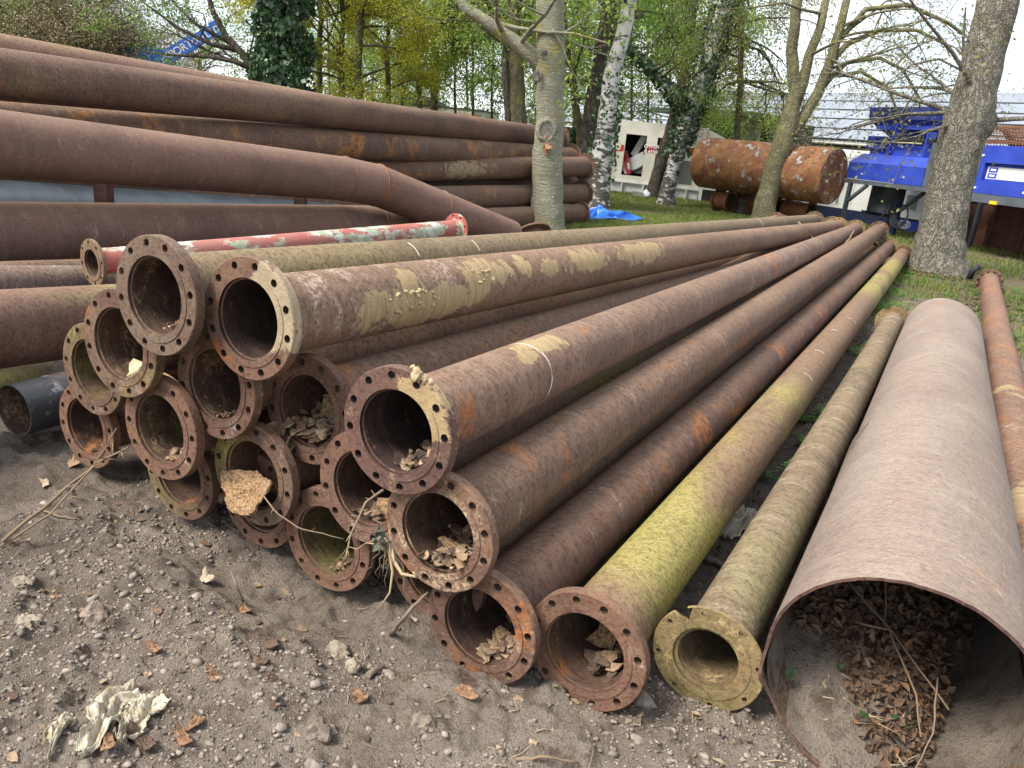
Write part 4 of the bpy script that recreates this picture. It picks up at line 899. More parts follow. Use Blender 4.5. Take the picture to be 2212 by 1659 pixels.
mb.box((cx+.12, .5, cz+.42), (.24, .06, .95), R_(.42)); mb.box((cx+.03, .55, cz-.28), (.95, .5, .50), R_(-.55)); mb.box((cx-.05, .7, cz-.5), (.9, .5, .35))
mb.box(((w2[0]+w2[1])/2, .5, w2[3]-.35), (w2[1]-w2[0]-.1, .05, .75)); mb.build('loose_panel', M_white2, e)
mb = MB()
mb.tube([(cx-.35, .3, cz+.02), (cx-.25, .28, cz-.05), (cx-.2, .28, cz-.3), (cx-.3, .28, cz-.35), (cx-.33, .28, cz-.15)], .018, 6)
mb.tube([(cx-.2, .25, w1[2]+.05), (cx+.2, .28, w1[2]+.25), (cx+.55, .3, w1[2]+.5)], .06, 6); mb.tube([(w2[0]+.05, .3, w2[2]+.1), (w2[0]+.6, .3, w2[2]+.6)], .07, 6)
mb.build('scrap_hose', M_dark, e)
def sticker(nm, x0, x1, z0, z1, mat, lines, tm, y=-.004, rot=0, size=None, parent=None):
    mb = MB(); cx, cz = (x0+x1)/2, (z0+z1)/2; mb.box((0, 0, 0), (x1-x0, .006, z1-z0)); o = mb.build(nm, mat, parent or e); o.location = (cx, y, cz); o.rotation_euler = (0, rot, 0)
    for (s_, dz, sz) in lines: text('lettering', s_, sz, tm, o, (0, -.006, dz), align='CENTER')
    return o
a0 = q3(628, 700); a1 = q3(808, 598); sticker('power_sticker', a0[0], a1[0], a0[1], a1[1], M_dred, [('OWER', .045, .20), ('0 4598', -.15, .19)], M_wt)
a0 = q3(800, 800); a1 = q3(930, 712); sticker('stuart_sticker', w2[0]+.01, w2[0]+.55, a0[1], a1[1], M_dred, [('STU', .04, .15), ('TE', -.13, .15)], M_wt, y=.08)
sticker('tape_sticker', w1[0]+.03, w1[0]+.25, w1[2]+.02, w1[2]+.95, M_dred, [], M_wt, y=.12, rot=-.30)
o = text('lettering', 'ART POWER', .14, M_wt, e, (w1[0]+.21, .105, w1[2]+.06), (math.pi/2, -math.pi/2-.35, 0)); text('lettering', '0500', .13, M_wt, e, (w1[0]+.33, .105, w1[2]+.25), (math.pi/2, -math.pi/2-.35, 0))
a0 = q3(190, 675); a1 = q3(255, 570); mb = MB(); b0 = q3(50, 665)
mb.add([(b0[0], -.006, b0[1]), (b0[0], -.006, b0[1]-.02), (a1[0], -.006, a0[1]), (a1[0], -.006, a1[1]), (a0[0], -.006, a1[1]), (a0[0]-.03, -.006, a1[1]-.19)], [(0, 1, 2, 3, 4, 5)]); mb.build('red_stripe', M_red, e)
a0 = q3(1320, 740); a1 = q3(1400, 630); mb = MB(); mb.box(((a0[0]+xR)/2-.1, -.006, (a0[1]+a1[1])/2), (xR-a0[0]-.2, .006, a1[1]-a0[1])); mb.build('red_stripe', M_red, e)
a0 = q3(1400, 450); a1 = q3(1515, 402); sticker('number_plate', a0[0]-.1, a1[0], a0[1], a1[1], M_dark, [('240017', -.055, .16)], M_wt)
a0 = q3(1170, 1235); a1 = q3(1470, 860); mb = MB()
for k in range(24): mb.box(((a0[0]+a1[0])/2, -.01, a0[1]+(a1[1]-a0[1])*(k+.5)/24), (a1[0]-a0[0], .015, (a1[1]-a0[1])/24*.6))
mb.box(((a0[0]+a1[0])/2, .0, (a0[1]+a1[1])/2), (a1[0]-a0[0], .012, a1[1]-a0[1])); mb.build('grille', M_grille, e)
mb = MB()   # sloping-roofed rear half to the right
for (x, y) in ((0, 0),): pass
vs = [(xR+.02, .0, zB), (xR+.02, 0, zT), (xR+1.9, 0, zT-.75), (xR+1.9, 0, zB), (xR+.02, 2.3, zB), (xR+.02, 2.3, zT), (xR+1.9, 2.3, zT-.75), (xR+1.9, 2.3, zB)]
mb.add(vs, [(0, 3, 2, 1), (4, 5, 6, 7), (1, 2, 6, 5), (0, 1, 5, 4), (3, 7, 6, 2), (0, 4, 7, 3)]); mb.build('exhaust_hood', M_white, e)
mb = MB(); mb.box((xR+.1, .0, .3), (.12, .1, .6)); mb.box((xR+1.2, .0, .55), (2.2, .12, .12)); mb.box((xR+2.2, 0, .3), (.12, .1, .6)); mb.box((xR+1.2, 1.2, .3), (2, .1, .5)); mb.build('skid_frame', M_white2, e)
g0 = at_ground(1345, 424); p = at_ground(1372, 424)
mb = MB(); vs, fs = lump((0, 0, .13), .17, 3, (1.1, .9, .9), 2); mb.add(vs, fs, 0, True); o = mb.build('plastic_bag', plain('thin_plastic', (.55, .60, .63), .35, .1)); o.location = tuple(at_ground(us(610), zs(1480))); tag(o, 'pale plastic bag lying on the grass against the cream container', 'plastic bag')
mb = MB(); mb.box((0, 0, .1), (.55, .3, .2), None, 0, .02); o = mb.build('concrete_block', plain('grey_concrete', (.2, .2, .19), .9, .2)); o.location = tuple(at_ground(us(500), zs(1465))); o.rotation_euler = (0, 0, .3); tag(o, 'grey concrete block left of the plastic bag by the cream container', 'block')
# ---- rusty tank on its pipes and reels
n = N('flaking_tank'); c = n.co()
k = n.mix(n.ramp(n.noise(c, 1.6, 4), .35, .65), (.13, .050, .025), (.20, .085, .035)); k = n.mix(n.ramp(n.noise(c, 3, 6, .7), .46, .60), k, (.24, .115, .045))
k = n.mix(n.ramp(n.noise(n.co((1.5, 1, 1), (4, 0, 2)), 2.8, 8, .72), .56, .62), k, (.30, .33, .32)); k = n.mix(n.ramp(n.noise(c, 30, 4), .5, .65, 0, .5), k, (.06, .025, .015))
M_tank = n.done(k, .75, n.bump(n.noise(c, 12, 5), .4, .02), 0, .3)
ta, tb = P(1524, 343, 25.6), P(1800, 386, 22.4); tb[2] = ta[2] = 1.52; e = empty('storage_tank', ta, tb-ta); tag(e, 'large rusty cylindrical tank with flaking grey paint, resting on pipes and cable reels', 'tank')
Lt = np.linalg.norm(tb-ta); mb = MB(); nA = 64; prof = [(.0, .02), (.60, .0), (.79, .0), (.81, .03), (.81, Lt*.33), (.814, Lt*.33+.01), (.814, Lt*.33+.05), (.81, Lt*.33+.06), (.81, Lt*.67), (.814, Lt*.67+.01), (.814, Lt*.67+.05), (.81, Lt*.67+.06), (.81, Lt-.02), (.79, Lt), (.0, Lt)]
vs = [(max(r, .001)*math.cos(2*math.pi*k/nA), y, max(r, .001)*math.sin(2*math.pi*k/nA)) for r, y in prof for k in range(nA)]
for i in range(len(prof)-1): mb.add(vs[i*nA:(i+2)*nA], [g_[::-1] for g_ in ring_faces(nA, 0, nA)], 0, 3 <= i <= 11 and i not in (4, 5, 6, 7) or i in (4, 8))
mb.build('shell', M_tank, e)
mb = MB(); mb.tube([(0, Lt-.005, .03), (0, Lt+.03, .03)], .22, 24, sm=False); mb.tube([(-.12, Lt+.03, .12), (-.06, Lt+.12, .12), (.1, Lt+.12, .12), (.14, Lt+.03, .12)], .02, 8); mb.build('hatch', M_tank, e)
def reel(label, u, v, r, h, seed):
    p = at_ground(u, v); e = empty('cable_reel', p); tag(e, label, 'cable reel', 'reels carrying the rusty tank')
    n_ = 40
    def lath(prof, nm, mat):
        mb = MB(); vs = [(rr*math.cos(2*math.pi*k/n_), rr*math.sin(2*math.pi*k/n_), z) for rr, z in prof for k in range(n_)]
        for i in range(len(prof)-1): mb.add(vs[i*n_:(i+2)*n_], ring_faces(n_, 0, n_), 0, False)
        return mb.build(nm, mat, e)
    lath([(.05, .0), (r, 0), (r, .04), (r*.7, .04)], 'rim', M_tank); lath([(r*.7, h-.04), (r, h-.04), (r, h), (.05, h)], 'rim', M_tank)
    pr_ = []; m = 13
    for k in range(m): z0 = .04+(h-.08)*k/m; z1 = .04+(h-.08)*(k+1)/m; pr_ += [(r*.78, z0+.004), (r*.82, (z0+z1)/2), (r*.78, z1-.004)]
    lath(pr_, 'winding', plain('steel_rope', (.15, .12, .10), .6, .3, .3, 9))
reel('cable reel right of the red post under the tank', 1600, 462, .37, .70, 1); reel('cable reel right of the grey green forked trunk under the tank', 1697, 478, .37, .68, 2)
M_or = rust('orange_rust_drum', a=(.22, .09, .035), b=(.14, .06, .03), orange=.5, pale=.1)
def short(label, pa_, pb_, r, near=True):
    e = empty('flanged_spool', pa_, np.array(pb_)-np.array(pa_)); tag(e, label, 'pipe spool', 'spools carrying the rusty tank'); L = np.linalg.norm(np.array(pb_)-np.array(pa_))
    tube_mb(r, r-.012, .01, L-.01).build('tube', [M_or, bore_mat(), M_or], e)
    flange_mb(r+.09, 0, r-.001, 16, .016, r+.05, .04, 0, 1).build('flange', [M_or, bore_mat()], e); flange_mb(r+.09, 0, r-.001, 16, .016, r+.05, .04, L, -1).build('flange', [M_or, bore_mat()], e)
dt = norm(tb-ta)
p = P(1552, 420, 25.6); short('orange rusty flanged spool at the left end under the tank', (p[0], p[1], .37), np.array([p[0], p[1], .37])+dt*.55, .30)
p = P(1735, 432, 23.6); short('orange rusty flanged spool with its dark bore facing right under the tank', (p[0]-dt[0]*.5, p[1]-dt[1]*.5, .36), np.array([p[0], p[1], .36])+dt*.35, .30)
p = P(1640, 440, 24.8); short('orange rusty spool hidden between the two reels', (p[0]-.2, p[1]+.5, .33), np.array([p[0]+.3, p[1], .33])+dt*.3, .28)
pb = at_ground(1561, 454); pt = P(1571, 367, 24.3); mb = MB(); mb.bar(pb, pt, .10, .10); tag(mb.build('red_post', plain('red_oxide_steel', (.30, .085, .05), .7, .2)), 'slim red steel post leaning in front of the rusty tank', 'post')
# ---- blue screening machine
FL, FRr = G(1808, 490), G(1978, 525)
f = Fr(FL, FRr-FL); e = f.root('screening_machine', 'big blue trommel screening machine with hopper, slate grey legs and side panels', 'machine')
def q8(x, y, t=0): return f.px((3300+x*.399)/1.8228, (400+y*.399)/1.8228, t)
LR = np.linalg.norm(FRr-FL)
xa, z0 = q8(78, 752); xb, _ = q8(822, 815); z1 = q8(105, 590)[1]; z2 = q8(150, 505, .35)[1]; x3 = q8(150, 505, .35)[0]
zr = z0-.07
mb = MB(); mb.box((xa/2+(LR+5)/2, .06, zr), (LR+5-xa, .12, .12)); mb.box((xa/2+(LR+5)/2, 1.9, zr), (LR+5-xa, .12, .12)); mb.box((LR+2.6, .06, zr-.10), (4.6, .16, .10)); mb.build('chassis_rail', M_dgrey, e)
legs = []
for (x, t) in ((.10, .06), (LR, .06), (.1, 1.9), (LR, 1.9), (LR+4.6, .06), (LR+4.6, 1.9)):
    mb = MB(); mb.box((x, t, (zr-.06)/2-.02), (.11, .11, zr-.06+.04)); mb.build('leg', M_dgrey, e)
for (xx, zz, x2, z2_, t) in ((.16, .85, .85, zr-.07, .06), (LR-1.55, .75, LR-.75, zr-.07, .6)):
    mb = MB(); mb.bar((xx, t, zz), (x2, t, z2_), .09, .09); mb.build('brace', M_dgrey, e)
mb = MB(); mb.box((LR-1.60, .6, .72), (.12, .12, 1.45)); mb.box((.95, .7, .55), (1.6, .08, .09)); mb.build('inner_post', M_navy, e)
mb = MB(); mb.box((.95, .75, 1.02), (.95, .4, .85), None, 0, .01); mb.build('tank_box', plain('dark_steel_box', (.06, .07, .08), .5, .3), e)
# sloping side guard
mb = MB(); prof = [(.0, z0), (-.015, z1), (.33, z2), (1.7, z2), (1.7, z0)]
xl, xr = xa, xb; vs = [(xl+(.10 if i in (2, 3) else .0), y, z) for i, (y, z) in enumerate(prof)]+[(xr+(.05 if i in (2, 3) else 0), y, z) for i, (y, z) in enumerate(prof)]
mb.add(vs, [(0, 1, 2, 3, 4), (9, 8, 7, 6, 5), (0, 5, 6, 1), (1, 6, 7, 2), (2, 7, 8, 3), (3, 8, 9, 4), (4, 9, 5, 0)]); mb.build('side_guard', M_blue, e)
for (bx, by) in ((236, 713), (652, 748)):
    x, z = q8(bx, by); mb = MB(); mb.tube([(x, -.001, z), (x, -.02, z)], .022, 8, sm=False); mb.build('bolt', M_wt, e)
text('chalk_number', '1760', .15, plain('chalk', (.25, .28, .5), .9, .1), e, (xa+.14, -.012, z1-.24))
# upright post and ribbed panels to the right
xp0, _ = q8(835, 800); xp1, _ = q8(930, 800); zt = q8(930, 405)[1]
mb = MB(); mb.box(((xb+xp1)/2+.0, .10, (z0+zt)/2), (xp1-xb-.02, .16, zt-z0)); mb.build('corner_post', M_dgrey, e)
xs_ = [xp1+.01, xp1+1.30, xp1+1.38, xp1+2.9, xp1+2.98, xp1+4.4]
for k in (0, 2, 4):
    x0, x1 = xs_[k], xs_[k+1]; zc0, zc1 = z0+.32, zt-.42
    mb = wall_holes(x0, x1, z0, zt, [(x0+.14, x1-.14, zc0, zc1)], .0, .10); mb.box(((x0+x1)/2, .12, (zc0+zc1)/2), (x1-x0-.2, .03, zc1-zc0+.1))
    mb.box(((x0+x1)/2, .9, (z0+zt)/2), (x1-x0, 1.4, zt-z0-.02)); mb.build('ribbed_panel', M_blue, e)
    mb = MB(); mb.box(((x0+x1)/2, .10, (zc0+zc1)/2-.02), (x1-x0-.36, .012, .30)); o = mb.build('notice', M_white2, e)
    for dz in (.075, -.065):
        mb = MB(); mb.box((x0+.36, .091, (zc0+zc1)/2-.02+dz), (.26, .006, .115)); mb.build('notice_mark', M_blue, e)
        mb = MB(); mb.box((x0+.36, .0865, (zc0+zc1)/2-.02+dz), (.16, .004, .045)); mb.build('notice_mark', M_wt, e)
    if k < 4:
        mb = MB(); mb.box((xs_[k+1]+.04, .05, (z0+zt)/2), (.085, .14, zt-z0)); mb.build('panel_post', M_dgrey, e)
    for (dx, dz) in ((x1-.05, z0+.12), (x1+.13, z0+.12), (x1+.12, zt-.25)):
        mb = MB(); mb.tube([(dx, -.001, dz), (dx, -.025, dz)], .028, 8, sm=False); mb.build('bolt', M_wt, e)
for dz in (z0+.12, zt-.18):
    mb = MB(); mb.box((xp1+.07, -.02, dz), (.22, .03, .04)); mb.build('hinge', M_blue, e)
mb = MB(); mb.box((LR+2.15, -.03, zr-.12), (.22, .05, .08)); mb.build('yellow_tag', plain('yellow_paint', (.6, .45, .02), .5, .1), e)
# hopper: flared bin
def q8t(x, y, t): return f.px((3300+x*.399)/1.8228, (400+y*.399)/1.8228, t)
T = .75; hx0, hz0 = q8t(305, 175, T); hx1, _ = q8t(1060, 190, T); hzt = q8t(320, 60, T)[1]; hzm = q8t(345, 240, T)[1]; hzb = q8t(400, 330, T)[1]
mb = MB(); secs = [(hx0+.03, hx1-.0, T-.1, 2.4, hzt), (hx0, hx1+.05, T, 2.3, hz0), (hx0+.18, hx1-.05, T+.18, 2.1, hzm), (hx0+.42, hx1-.15, T+.55, 1.8, hzb), (hx0+.5, hx1-.2, T+.62, 1.7, zt-.1)]
for i in range(4):
    a, b = secs[i], secs[i+1]
    c1 = [(a[0], a[2], a[4]), (a[1], a[2], a[4]), (a[1], a[3], a[4]), (a[0], a[3], a[4])]; c2 = [(b[0], b[2], b[4]), (b[1], b[2], b[4]), (b[1], b[3], b[4]), (b[0], b[3], b[4])]
    mb.add(c1+c2, [(k, 4+k, 4+(k+1) % 4, (k+1) % 4) for k in range(4)], 1 if i == 0 else 0)
o = mb.build('hopper', [M_blue, M_bluedust], e); md = o.modifiers.new('s', 'SOLIDIFY'); md.thickness = .03
mb = MB(); mb.box(((hx0+hx1)/2+.1, T+.16, hzm-.02), (hx1-hx0-.35, .10, .12)); mb.build('hopper_rib', M_blue, e)
x, z = q8t(505, 400, .3); mb = MB(); mb.box((x, .5, (hzm+z2)/2-.1), (.05, .30, hzm-z2+.3), R_(.12)); mb.build('bracket', M_blue, e); mb = MB(); mb.box((x+1.35, .5, (hzm+z2)/2-.2), (.05, .30, hzm-z2+.1)); mb.build('bracket', M_blue, e)
a = q8t(285, 335, .35); b = q8t(440, 470, .35)
mb = MB(); mb.box(((a[0]+b[0])/2, .75, (a[1]+b[1])/2), (b[0]-a[0], .7, a[1]-b[1]), None, 0, .01); mb.box(((a[0]+b[0])/2+.8, .85, b[1]-.05), (2.2, .7, .45)); mb.build('tension_box', M_blue, e)
mb = MB(); mb.box((a[0]+.22, .39, (a[1]+b[1])/2-.08), (.20, .012, .12)); mb.build('notice', M_white2, e)
zz = (a[1]+b[1])/2; mb = MB(); mb.tube([(a[0]+.1, .37, zz+.02), (a[0]+2.3, .37, zz+.02)], .028, 8); mb.build('tension_rod', plain('oily_steel', (.30, .27, .17), .5, .2, .4), e)
mb = MB(); mb.box((a[0]+1.5, .8, zz+.12), (2.3, .8, .10)); mb.build('belt', M_dark, e)
# trommel drum behind the panels
dr = .98; dz_ = zt-.42; M_mesh = rust('rusty_screen', a=(.16, .075, .045), b=(.10, .05, .035), orange=.4, pale=.1)
mb = MB(); x0d, x1d = xp1+.35, xp1+5.2; yc = 1.15; nn_ = 72
for k in range(nn_):
    a = 2*math.pi*k/nn_
    if math.sin(a) < -.35: continue
    mb.bar((x0d, yc+dr*math.cos(a), dz_+dr*math.sin(a)), (x1d, yc+dr*math.cos(a), dz_+dr*math.sin(a)), .022, .022)
for j in range(54):
    x = x0d+(x1d-x0d)*j/53; mb.tube([(x, yc+dr*math.cos(2*math.pi*k/48), dz_+dr*math.sin(2*math.pi*k/48)) for k in range(49)], .014, 4, cap=False)
mb.build('drum_mesh', M_mesh, e)
mb = MB()
for x in (x0d, (x0d+x1d)/2, x1d):
    l = [(x+s_, yc+r*math.cos(2*math.pi*k/48), dz_+r*math.sin(2*math.pi*k/48)) for (s_, r) in ((-.09, dr+.03), (.09, dr+.03), (.09, dr-.02), (-.09, dr-.02)) for k in range(48)]
    for i in range(4): mb.add(l[i*48:(i+1)*48]+l[((i+1) % 4)*48:((i+1) % 4+1)*48], ring_faces(48, 0, 48), 0, False)
mb.build('drum_ring', M_mesh, e)
mb = MB(); mb.box(((x0d+x1d)/2, .12, zt+.10), (x1d-x0d, .05, .10)); mb.build('brush_bar', M_mesh, e)
mb = MB(); rng = random.Random(5)
for k in range(6):
    x = LR-1.45+rng.uniform(-.05, .05); r = .28+.05*k*.4
    mb.tube([(x+r*.9*math.sin(a)+.1, .5-.02*k, .95-r*(1-math.cos(a))*.9) for a in np.linspace(0, 5.4, 14)], .014, 6)
mb.tube([(LR-2.9, .4, .62), (LR-2.5, .4, .40), (LR-2.1, .4, .42), (LR-1.9, .4, .62)], .018, 6); mb.tube([(LR-1.3, .4, .30), (LR-.6, .3, .24), (LR-.05, .15, .42)], .014, 6)
mb.build('cable', M_dark, e)
# ---- pale generator behind the machine
p = P(1826, 454, 26.3); f2 = Fr(G(1826, 454, .39), (.88, -.47)); e = f2.root('generator_set', 'white generator housing with vents and a red line, behind the blue machine', 'generator')
zb_ = .39+.02; xl, xr = -3.4, 3.2; zt_ = 2.25
mb = MB(); mb.box(((xl+xr)/2, 1.1, (zb_+zt_)/2), (xr-xl, 2.2, zt_-zb_), None, 0, .02); mb.build('housing', M_white2, e)
mb = MB(); mb.box(((xl+xr)/2, 1.1, zb_/2-.01), (xr-xl+.1, 2.3, zb_)); mb.build('base', M_navy, e)
def q5_(x, y, t=0): return f2.px((3200+x*.357)/1.8228, (660+y*.357)/1.8228, t)
a = q5_(400, 158); b = q5_(1170, 235); mb = MB(); mb.box(((xl+xr)/2, -.006, (a[1]+b[1])/2), (xr-xl, .01, .07)); mb.build('red_line', M_red, e)
for (x0, y0, x1, y1) in ((1015, 315, 1176, 455), (755, 285, 790, 340), (250, 280, 300, 390)):
    a = q5_(x0, y1); b = q5_(x1, y0); b = (max(b[0], a[0]+.12), b[1]); mb = MB(); mb.box(((a[0]+b[0])/2, -.004, (a[1]+b[1])/2), (b[0]-a[0]+.08, .012, b[1]-a[1]+.08)); o = mb.build('vent_frame', M_white2, e)
    mb = MB(); mb.box(((a[0]+b[0])/2, -.012, (a[1]+b[1])/2), (b[0]-a[0], .012, b[1]-a[1])); mb.build('vent', M_grille, e)
for (x0, y0) in ((858, 248), (980, 265)):
    a = q5_(x0, y0); mb = MB(); mb.box((a[0], -.02, a[1]), (.30, .04, .20), None, 0, .015); mb.build('lock_box', M_dark, e)
for x0 in (900, 700, 430):
    a = q5_(x0, 350); mb = MB(); mb.box((a[0], -.003, (zb_+zt_)/2), (.012, .008, zt_-zb_-.2)); mb.build('door_gap', M_grille, e)
a = q5_(1040, 738); mb = MB(); mb.box((a[0], -.07, max(.18, a[1]) if False else .2), (.9, .02, .3)); mb.build('badge_panel', M_blue, e)
mb = MB(); cx_, cz_ = a[0]-.12, .22
for (rx, rz) in ((.21, .13), (.10, .13)): mb.tube([(cx_+rx*math.cos(t_), -.09, cz_+rz*math.sin(t_)) for t_ in np.linspace(0, 2*math.pi, 25)], .010, 5, cap=False)
for dz in (-.06, .0, .06): mb.tube([(cx_-.19, -.09, cz_+dz), (cx_+.19, -.09, cz_+dz)], .009, 5)
mb.build('globe_emblem', M_wt, e)
# second pale housing seen left of the machine, green canopy strip
f3 = Fr(P(1700, 420, 31), (.9, -.43)); e = f3.root('pale_housing', 'pale grey housing with a vent between the rusty tank and the blue machine', 'housing')
mb = MB(); mb.box((.6, 1, 1.25), (5.4, 2, 2.5), None, 0, .02); mb.build('body', M_white2, e)
mb = MB(); mb.box((2.2, -.01, 1.2), (.7, .02, .8)); mb.build('vent', M_grille, e)
# ---- rusty skip under the machine at right
f4 = Fr(G(2095, 530), G(2212, 555)-G(2095, 530)); e = f4.root('rusty_skip', 'dark rusty steel skip wall standing on the grass under the right of the machine', 'skip')
M_skip = rust('skip_rust', a=(.15, .06, .035), b=(.07, .04, .035), orange=.3, pale=.25, palecol=(.22, .24, .27), bump=.3)
mb = MB(); mb.box((1.9, .03, .68), (5.2, .06, 1.36)); mb.box((1.9, 1.7, .68), (5.2, .06, 1.36)); mb.box((-.67, .87, .68), (.06, 1.6, 1.36)); mb.box((4.47, .87, .68), (.06, 1.6, 1.36)); mb.box((1.9, .87, .05), (5.1, 1.6, .06)); mb.build('walls', M_skip, e)
mb = MB(); mb.box((1.9, -.02, 1.36), (5.3, .12, .10))
mb.build('top_rail', M_dgrey, e)
for k in range(5): mb = MB(); mb.box((-.5+k*1.2, -.03, .65), (.10, .07, 1.28)); mb.build('rib', M_skip, e)
# ---- long shed with solar panels
B0 = P(1714, 302, 50); f5 = Fr(B0, (.85, -math.sqrt(1-.7225))); e = f5.root('solar_shed', 'long low shed with corrugated walls and rows of solar panels on its roof', 'building')
n = N('corrugated_sheet'); c = n.co(); wv = n.node('ShaderNodeTexWave', {'Vector': c, 'Scale': 5.2, 'Distortion': 0.0}, bands_direction='X', wave_type='BANDS').outputs[1]
k = n.mix(n.ramp(n.noise(c, .6, 5), .35, .65), (.36, .35, .31), (.50, .49, .45)); M_corr = n.done(k, .8, n.bump(wv, .6, .05), 0, .2)
n = N('corrugated_roof_sheet'); c = n.co(); k = n.mix(n.ramp(n.noise(c, .8, 5), .35, .65), (.09, .09, .09), (.15, .15, .15)); M_roof = n.done(k, .8, None, 0, .2)
M_solar = plain('solar_glass', (.22, .245, .28), .35, .08, 0, .3, .4)
ez = B0[2]; X0, X1 = -38, 24; run, rise = 9.0, 3.9; sl = math.hypot(run, rise); sn, cs_ = rise/sl, run/sl
mb = MB(); mb.box(((X0+X1)/2, .45, ez/2-.1), (X1-X0, .1, ez-.2)); mb.box(((X0+X1)/2, 2*run-.5, ez/2-.1), (X1-X0, .1, ez-.2)); mb.build('wall', M_corr, e)
mb = MB(); NC = 760; vs = []
for i in range(NC+1):
    x = X0-.3+(X1-X0+.6)*i/NC; h = .03*math.cos(i*math.pi/2)
    vs += [(x, 0-h*sn, ez+h*cs_), (x, run, ez+rise+h)]
mb.add(vs, [(2*i, 2*i+2, 2*i+3, 2*i+1) for i in range(NC)], 0, True)
mb.add([(X0-.3, run, ez+rise), (X1+.3, run, ez+rise), (X1+.3, 2*run, ez), (X0-.3, 2*run, ez)], [(0, 1, 2, 3)]); mb.build('roof', M_roof, e)
mb = MB(); mb.tube([(X0-.3, -.08, ez-.04), (X1+.3, -.08, ez-.04)], .075, 10); mb.build('gutter', M_corr, e)
Rr = np.array([[1, 0, 0], [0, cs_, -sn], [0, sn, cs_]])
for row in range(5):
    t0 = .35+row*1.82
    for kx in range(17):
        x = X0+4+kx*3.30+(.8 if row % 2 else 0)
        if row < 2 and kx > 14 or row == 4 and kx < 8: continue
        c0 = np.array([x, (t0+.78)*cs_, ez+(t0+.78)*sn])+Rr @ np.array([0, 0, .14]); mb = MB(); mb.box(c0, (3.26, 1.56, .045), Rr); mb.build('solar_panel', M_solar, e)
mb = MB(); mb.box((-9, .38, 3.0), (.5, .1, .22)); mb.build('flood_lamp', M_white2, e)
mb = MB(); mb.box((-6.5, -.6, 1.6), (7, .05, 2.9)); mb.build('green_sheeting', plain('green_sheet', (.03, .14, .09), .7, .2), e)
# dark open shed behind
f6 = Fr(P(1560, 250, 44), (.9, -.43)); e = f6.root('dark_open_shed', 'dark open sided shed bay glimpsed behind the hanging twigs left of the tank', 'building')
mb = MB(); mb.box((0, 2, 2.0), (7, 4, 4.0)); mb.build('bay', M_dark, e)
mb = MB(); mb.box((0, -.05, 4.1), (7.4, 4.3, .25)); mb.box((0, -.06, 3.2), (7.2, .1, .25)); mb.build('beam', plain('dark_green_beam', (.03, .05, .05), .6, .2), e)
mb = MB(); mb.box((2.2, -.15, 3.3), (1.6, .08, 1.5)); mb.build('grey_sheet', M_corr, e)
# blue tarp
def tarp():
    mb = MB(); W_ = 46; K_ = 30; vs = []; o = at_ground(1308, 470); ux = norm(G(1400, 480)-G(1250, 470)); uy = np.array([-ux[1], ux[0], 0])
    for j in range(K_+1):
        for i in range(W_+1):
            x = -1+2*i/W_; y = -1+2*j/K_; r = .72+.28*math.sin(math.atan2(y, x)*3+1)
            px_, py = x*1.05*r+.05*math.sin(y*9), y*.55*r+.04*math.sin(x*11)
            b = fbm(np.array([x*2.2+5]), np.array([y*2.2]), 1.3, 4, 9)[0]; ed = max(0, 1-(x*x+y*y)*.8)
            h = .02+.62*max(0, b-.35)*ed*(1.2-.5*x)+.03*abs(math.sin(x*8+y*5))*ed
            p = o+ux*px_+uy*py; vs.append((p[0], p[1], gz(p[0], p[1])+h))
    mb.add(vs, [(j*(W_+1)+i, j*(W_+1)+i+1, (j+1)*(W_+1)+i+1, (j+1)*(W_+1)+i) for j in range(K_) for i in range(W_)], 0, False)
    o = mb.build('tarpaulin', plain('blue_tarp', (.012, .14, .62), .4, .2, 0, 4, .5)); md = o.modifiers.new('s', 'SOLIDIFY'); md.thickness = .006
    tag(o, 'crumpled bright blue tarpaulin on the grass beside the end of the far stack', 'tarpaulin')
tarp()
# white trailers above the far stack
def trailer(label, u0, v0, u1, v1, z, ux_, vb, txts, black=False):
    p0 = P(u0, v0, z); f = Fr(p0, ux_); e = f.root('white_trailer', label, 'trailer', 'white trailers beyond the far stack'); x1 = f.px(u1, v1)[0]; zt = p0[2]
    mb = MB(); mb.box((x1/2, 1.2, zt/2+.3), (x1, 2.4, zt-.6), None, 0, .02); mb.build('body', M_white, e)
    mb = MB(); mb.box((x1/2, 1.2, zt+.03), (x1+.1, 2.5, .06)); mb.build('roof_rail', M_dgrey, e)
    mb = MB(); mb.box((x1/2, 1.2, .35), (x1*.9, 2.0, .35)); mb.build('chassis', M_dark, e)
    for (s_, u, v, sz) in txts:
        x, zz = f.px(u, v); text('lettering', s_, sz, M_red, e, (x, -.01, zz))
    return f, e
k1 = lambda x: (1500+x*.20344)/1.8228
k2 = lambda y: (340+y*.20344)/1.8228
trailer('white trailer with a red phone number, behind the yellow leaved trees', k1(340), k2(330), k1(1165), k2(385), 42, (.93, .36), 0, [('0845 310 1662', k1(780), k2(508), .22), ('STUART', k1(360), k2(438), .22)])
trailer('white trailer lettered in red script, right of the one with the phone number', k1(1215), k2(412), k1(1770), k2(535), 41, (.99, -.10), 0, [('stuartpower hire', k1(1235), k2(562), .34)])
trailer('white trailer end mostly hidden by trunks at the left of the phone number trailer', k1(100), k2(308), k1(240), k2(315), 44, (.93, .36), 0, [('STUART', k1(150), k2(385), .3)])
f = Fr(P(k1(360), k2(330), 46), (.93, .30)); e = f.root('black_machine', 'black weathered machine housing above the trailer roof behind yellow leaves', 'machine'); mb = MB()
xw = f.px(k1(1180), k2(330))[0]; hT = f.px(k1(385), k2(60))[1]; hT2 = f.px(k1(900), k2(210))[1]; hB = f.px(k1(600), k2(350))[1]-.3
